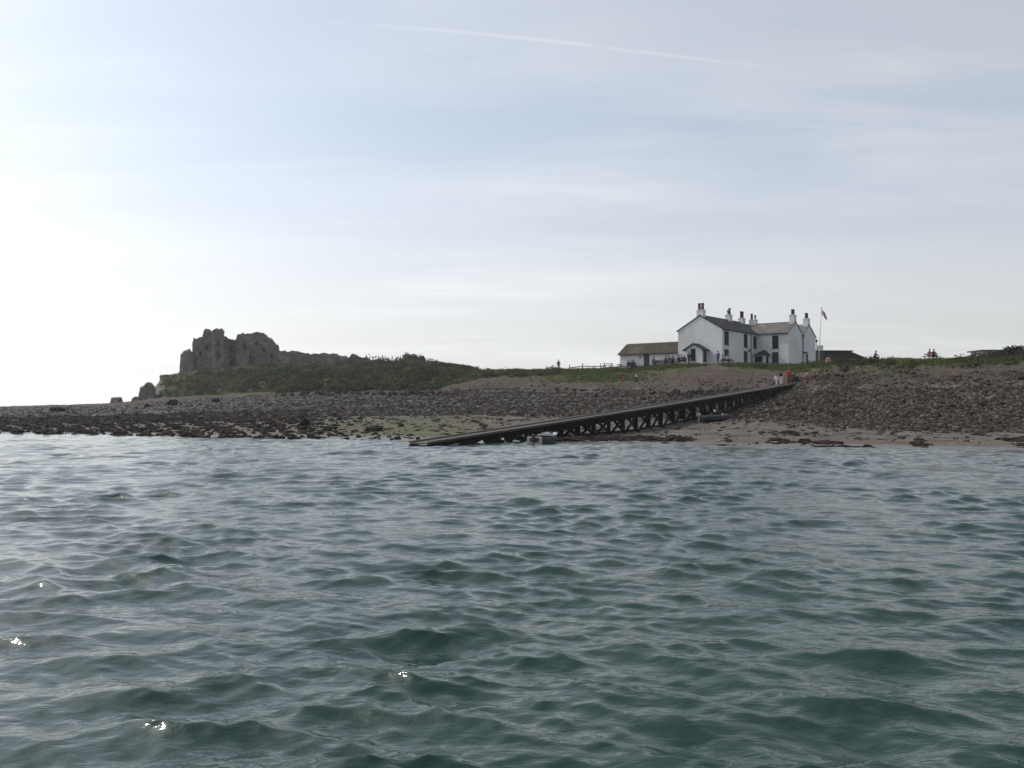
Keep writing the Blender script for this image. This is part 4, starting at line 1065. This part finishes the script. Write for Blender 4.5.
def pose_meshes(kind):
    if kind in POSES: return POSES[kind]
    P = pose(kind)
    E = [('pelvis', 'waist'), ('waist', 'chest'), ('chest', 'neck'), ('neck', 'head0'), ('head0', 'head1')] + E_legs('l') + E_legs('r') + E_arm('l') + E_arm('r')
    body = skin('body', J_of(P, list(P)), E, 'pelvis')
    extra = MB(); h = Vector(P['head1'])
    extra.ball(h + Vector((0, -.005, .0)), (.082, .10, .125), 12, 8)
    extra.ball(h + Vector((0, -.105, -.025)), (.016, .022, .026), 6, 5)                 # nose
    for s in (1, -1): extra.ball(h + Vector((.082 * s, .005, -.02)), (.014, .026, .036), 6, 5)   # ears
    extra.ball(h + Vector((0, -.092, -.068)), (.028, .012, .009), 6, 4)                  # mouth
    for s, sg in (('l', 1), ('r', -1)):
        p, q = Vector(P['wri' + s]), Vector(P['pal' + s]); d = (q - p).normalized(); sd_ = Vector((0, 1, 0)) if kind != 'sit' else Vector((1, 0, 0))
        for i, ln in enumerate((.062, .074, .07, .055)):
            b0_ = q + sd_ * ((i - 1.5) * .019); m1 = b0_ + d * (ln * .6); m2 = m1 + (d + Vector((-.5 * sg, 0, -.1))).normalized() * ln * .5
            extra.tube([b0_, m1, m2], [.0095, .0088, .007], 6)
        extra.tube([q - d * .03 - sd_ * .03, q - sd_ * .055 + d * .02, q - sd_ * .055 + d * .05], [.011, .0095, .008], 6)
    bm = bmesh.new(); bm.from_mesh(body); tmp = extra.mesh('x', True); bm.from_mesh(tmp); bm.to_mesh(body); bm.free()
    for p_ in body.polygons: p_.use_smooth = True
    top = ['pelvis', 'waist', 'chest', 'shol', 'elbl', 'shor', 'elbr', 'wril', 'wrir', 'neck']
    P2 = dict(P); P2['neck'] = tuple(Vector(P['chest']).lerp(Vector(P['neck']), .75))
    for s in 'lr': P2['wri' + s] = tuple(Vector(P['elb' + s]).lerp(Vector(P['wri' + s]), .85))
    shirt = skin('jacket', J_of(P2, top, .016), [('pelvis', 'waist'), ('waist', 'chest'), ('chest', 'neck')] + [e for s in 'lr' for e in E_arm(s)[:3]], 'waist')
    P3 = dict(P)
    legs = ['pelvis'] + [a + s for s in 'lr' for a in ('hip', 'knee', 'ank')]
    trous = skin('trousers', J_of(P3, legs, .014), [e for s in 'lr' for e in E_legs(s)[:3]], 'pelvis')
    g = MB()
    for s in 'lr':
        a, c = Vector(P['ank' + s]), Vector(P['toe' + s]); g.tube([a + (a - c) * .25 + Vector((0, 0, -.03)), a + Vector((0, 0, -.02)), c, c + (c - a) * .2], [.045, .058, .052, .03], 8)
    shoes = g.mesh('shoes', True)
    hair = MB().ball(h + Vector((0, .018, .028)), (.093, .104, .118), 12, 8)
    hair.v = [(v[0], max(v[1], h.y - .062) if v[2] < h.z + .07 else v[1], max(v[2], h.z - .05)) for v in hair.v]
    hair = hair.mesh('hair', True)
    g = MB()
    for s in (1, -1): g.ball(h + Vector((.034 * s, -.094, .0)), (.012, .008, .008), 6, 4)
    eyes = g.mesh('eyes', True)
    POSES[kind] = dict(body=body, jacket=shirt, trousers=trous, shoes=shoes, hair=hair, eyes=eyes)
    return POSES[kind]
CM = {}
def cmat(c, rough=.85):
    k_ = tuple(c)
    if k_ not in CM: CM[k_] = mat('cloth_%d' % len(CM), k_, tuple(x * .8 for x in k_), rough, 6, .1, .005)
    return CM[k_]
SKIN = (.24, .145, .105)
def person(kind, loc, rz, top, legs, label, hair=(.04, .028, .02), scale=1.0, group=None):
    scale *= 1.06; o = empty('person', loc, rz, scale); tag(o, label, 'person', group)
    for part, c in (('body', SKIN), ('jacket', top), ('trousers', legs), ('shoes', (.03, .03, .03)), ('hair', hair), ('eyes', (.02, .02, .02))):
        me = pose_meshes(kind)[part]
        q = bpy.data.objects.new(part, me); COL.objects.link(q); q.parent = o
        if not me.materials: me.materials.append(cmat(c))
        q.material_slots[0].link = 'OBJECT'; q.material_slots[0].material = cmat(c)
    return o
BLK = (.018, .018, .022); NAVY = (.02, .025, .05); JEAN = (.05, .06, .10); WHT = (.7, .7, .7); GRY = (.14, .14, .15); RED = (.45, .02, .025); MAR = (.16, .03, .04); BLU = (.03, .10, .32); TAN = (.3, .22, .15); GRN = (.04, .07, .05); PINK = (.45, .16, .15)

# picnic tables: one of each kind, copied with their parts
def make_table():
    o = empty('picnic_table', (0, 0, 0)); L = 1.75
    g = MB()
    for i in range(5): g.box(-L / 2, L / 2, -.36 + i * .145, -.36 + i * .145 + .135, .70, .74)
    g.build('table_top', M_wood, o)
    for s in (-1, 1):
        g = MB()
        for i in range(2): g.box(-L / 2, L / 2, s * .70 - .14 + i * .145, s * .70 - .14 + i * .145 + .135, .42, .46)
        g.build('bench_seat', M_wood, o)
    for x in (-.6, .6):
        g = MB(); g.beam((x, -.72, 0), (x, -.25, .7), .09, .045, (1, 0, 0)); g.beam((x, .72, 0), (x, .25, .7), .09, .045, (1, 0, 0))
        g.box(x - .022, x + .022, -.82, .82, .33, .42); g.box(x - .022, x + .022, -.36, .36, .62, .70)
        g.build('leg_frame', M_wood, o)
    return o
first = [None]
def table(px, dist, rz, label, group='picnic tables outside the inn'):
    if first[0] is None: o = first[0] = make_table()
    else:
        o = first[0].copy(); COL.objects.link(o)
        for ch in list(first[0].children):
            c_ = ch.copy(); COL.objects.link(c_); c_.parent = o
    o.location = at(px, dist); o.rotation_euler = (0, 0, rz); tag(o, label, 'picnic table', group)
    return o
def seated(tb, u, side, top, legs, label, hair=(.04, .028, .02), scale=1.0):
    """sits on a bench of table tb, u along it; side -1 is the bench nearer the table's local -y"""
    M_ = Matrix.Translation(tb.location) @ Matrix.Rotation(tb.rotation_euler.z, 4, 'Z')
    p = M_ @ Vector((u, side * .74, .0)); p.z = tb.location.z + .01
    return person('sit', p, tb.rotation_euler.z + (0 if side > 0 else math.pi), top, legs, label, hair, scale, 'people seated outside the inn')
T1 = table(608, 147.3, R(4), 'empty picnic table standing alone on the skyline left of the outbuilding')
T2 = table(631, 138.5, R(-14), 'picnic table by the left end of the outbuilding with dark clothed sitters')
T3 = table(657, 136.5, R(-8), 'picnic table just right of the outbuilding door with two sitters')
T4 = table(668.5, 134.5, R(-20), 'picnic table in front of the right half of the outbuilding wall')
T5 = table(682, 130.2, R(-15), 'picnic table in front of the inn gable left of the gabled porch')
T6 = table(727, 126.2, R(10), 'picnic table in front of the inn ground floor window where two people in white sit')
T7 = table(931, 116.5, R(3), 'picnic table on the skyline of the right bluff', 'picnic tables on the right bluff')
T2a = table(622, 141, R(20), 'picnic table behind the white shirted sitter at the outbuilding corner')
seated(T2a, .35, 1, WHT, GRY, 'person in white shirt sitting at the left corner of the outbuilding', (.5, .48, .42))
seated(T2, -.45, 1, BLK, BLK, 'person in black sitting nearest the left corner of the outbuilding')
seated(T2, .3, 1, NAVY, BLK, 'person in navy sitting with back bent left of the outbuilding door')
seated(T2, .2, -1, BLK, JEAN, 'dark clothed person sitting on the near bench left of the outbuilding door')
seated(T3, -.4, 1, BLK, BLK, 'upright person in black just right of the outbuilding door')
seated(T3, .35, 1, GRY, BLK, 'person in dark grey leaning over the table right of the outbuilding door')
seated(T4, -.5, 1, MAR, JEAN, 'person in maroon at the second table right of the outbuilding door')
seated(T4, .5, 1, BLK, BLK, 'person in black at the right end of the second table from the door')
seated(T4, .15, -1, GRN, GRY, 'person in dark green with back turned at the second table from the door')
seated(T5, -.5, 1, NAVY, BLK, 'person in navy at the table by the left corner of the inn gable')
seated(T5, .3, 1, BLK, JEAN, 'person in black facing out at the table left of the gabled porch')
seated(T5, .0, -1, GRY, BLK, 'grey clad person with back turned at the table left of the gabled porch')
pp = at(689, 128.6); person('stand', pp, R(20), BLK, BLK, 'person in black standing directly left of the gabled porch')
pp = at(718, 126.0); person('stand', pp, R(-30), BLU, NAVY, 'person in bright blue jacket standing right of the gabled porch')
seated(T6, -.42, 1, WHT, GRY, 'person in white on the left of the table under the ground floor window', (.35, .3, .25))
seated(T6, .38, 1, WHT, JEAN, 'person in white on the right of the table under the ground floor window')
seated(T7, .15, 1, PINK, GRY, 'person in pink top at the middle of the right bluff table')
seated(T7, .72, 1, BLK, BLK, 'person in black at the right end of the right bluff table')
pp = at(558.6, 156.5); person('stand', pp, R(160), BLK, BLK, 'person in dark clothes standing alone on the skyline left of the fence')
pp = at(875, 117); o_ = person('sit', pp - Vector((0, 0, .28)), R(40), GRN, BLK, 'person in dark green sitting on the grass of the right skyline')
pp = on_px(623, 381.5); person('stand', pp, R(170), MAR, RED, 'child in red and maroon on the stony bank below the outbuilding', scale=.72)
pp = on_px(636, 381.8); person('walk', pp, R(80), WHT, BLK, 'child in white top and black trousers on the stony bank below the outbuilding', scale=.68)
def on_jetty(x, y): return Mj @ Vector((x, y, jz(x) + .012))
pp = on_jetty(65.2, .75); person('walk', pp, R(150), WHT, (.5, .52, .55), 'person all in white walking up the head of the jetty', scale=.76)
pp = on_jetty(67.6, .45); person('walk', pp, R(-20), PINK, TAN, 'person in pink top and tan shorts on the jetty beside the red jacket', scale=.88)
pp = on_jetty(67.9, 1.05); person('stand', pp, R(10), BLK, WHT, 'person in black top and white trousers near the head of the jetty', scale=.95)
pp = on_jetty(70.3, .85); person('walk', pp, R(-15), RED, BLK, 'person in red jacket standing at the top of the jetty', scale=1.05)
pp = on_jetty(70.2, .3); person('stand', pp, R(-60), BLK, BLK, 'person in black stooping beside the red jacket on the jetty', scale=.8)
# two wheeled hand cart at the head of the jetty
p = on_jetty(71.3, .6); ct = empty('hand_cart', p, JA + R(60)); tag(ct, 'dark two wheeled hand cart at the head of the jetty beside the red jacket', 'cart')
MB().box(-.55, .55, -.35, .35, .42, .47).box(-.55, .55, -.37, -.33, .472, .8).box(-.55, .55, .33, .37, .472, .8).box(-.57, -.53, -.327, .327, .472, .8).build('body', M_dark, ct)
for y in (-.45, .45):
    w_ = MB(); n = 18
    w_.tube([(.0 + .27 * math.cos(2 * math.pi * i / n), y, .3 + .27 * math.sin(2 * math.pi * i / n)) for i in range(n + 1)], .035, 6, False)
    for i in range(4): a = math.pi * i / 4; w_.beam((-.26 * math.cos(a), y, .3 - .26 * math.sin(a)), (.26 * math.cos(a), y, .3 + .26 * math.sin(a)), .02, .02)
    w_.build('wheel', M_black, ct)
MB().beam((.5, -.25, .45), (1.25, -.25, .85), .03, .03).beam((.5, .25, .45), (1.25, .25, .85), .03, .03).beam((1.25, -.25, .85), (1.25, .25, .85), .03, .03).build('handle', M_lead, ct)
# ---------------------------------------------------------------- the hazy air over the island
hz_o = MB().box(-460, 560, -60, 460, -4.5, 40).build('haze', bpy.data.materials.new('haze_air'))
tag(hz_o, 'thin sunlit sea haze softening the distant castle', 'haze', kind='stuff')
m = hz_o.data.materials[0]; t = NT(m)
t.n.remove(t.n['Principled BSDF'])
pv = t.new('ShaderNodeVolumePrincipled'); pv.inputs['Color'].default_value = (.93, .95, .97, 1); pv.inputs['Density'].default_value = .00022; pv.inputs['Anisotropy'].default_value = .35
t.link(pv.outputs[0], t.n['Material Output'].inputs['Volume'])
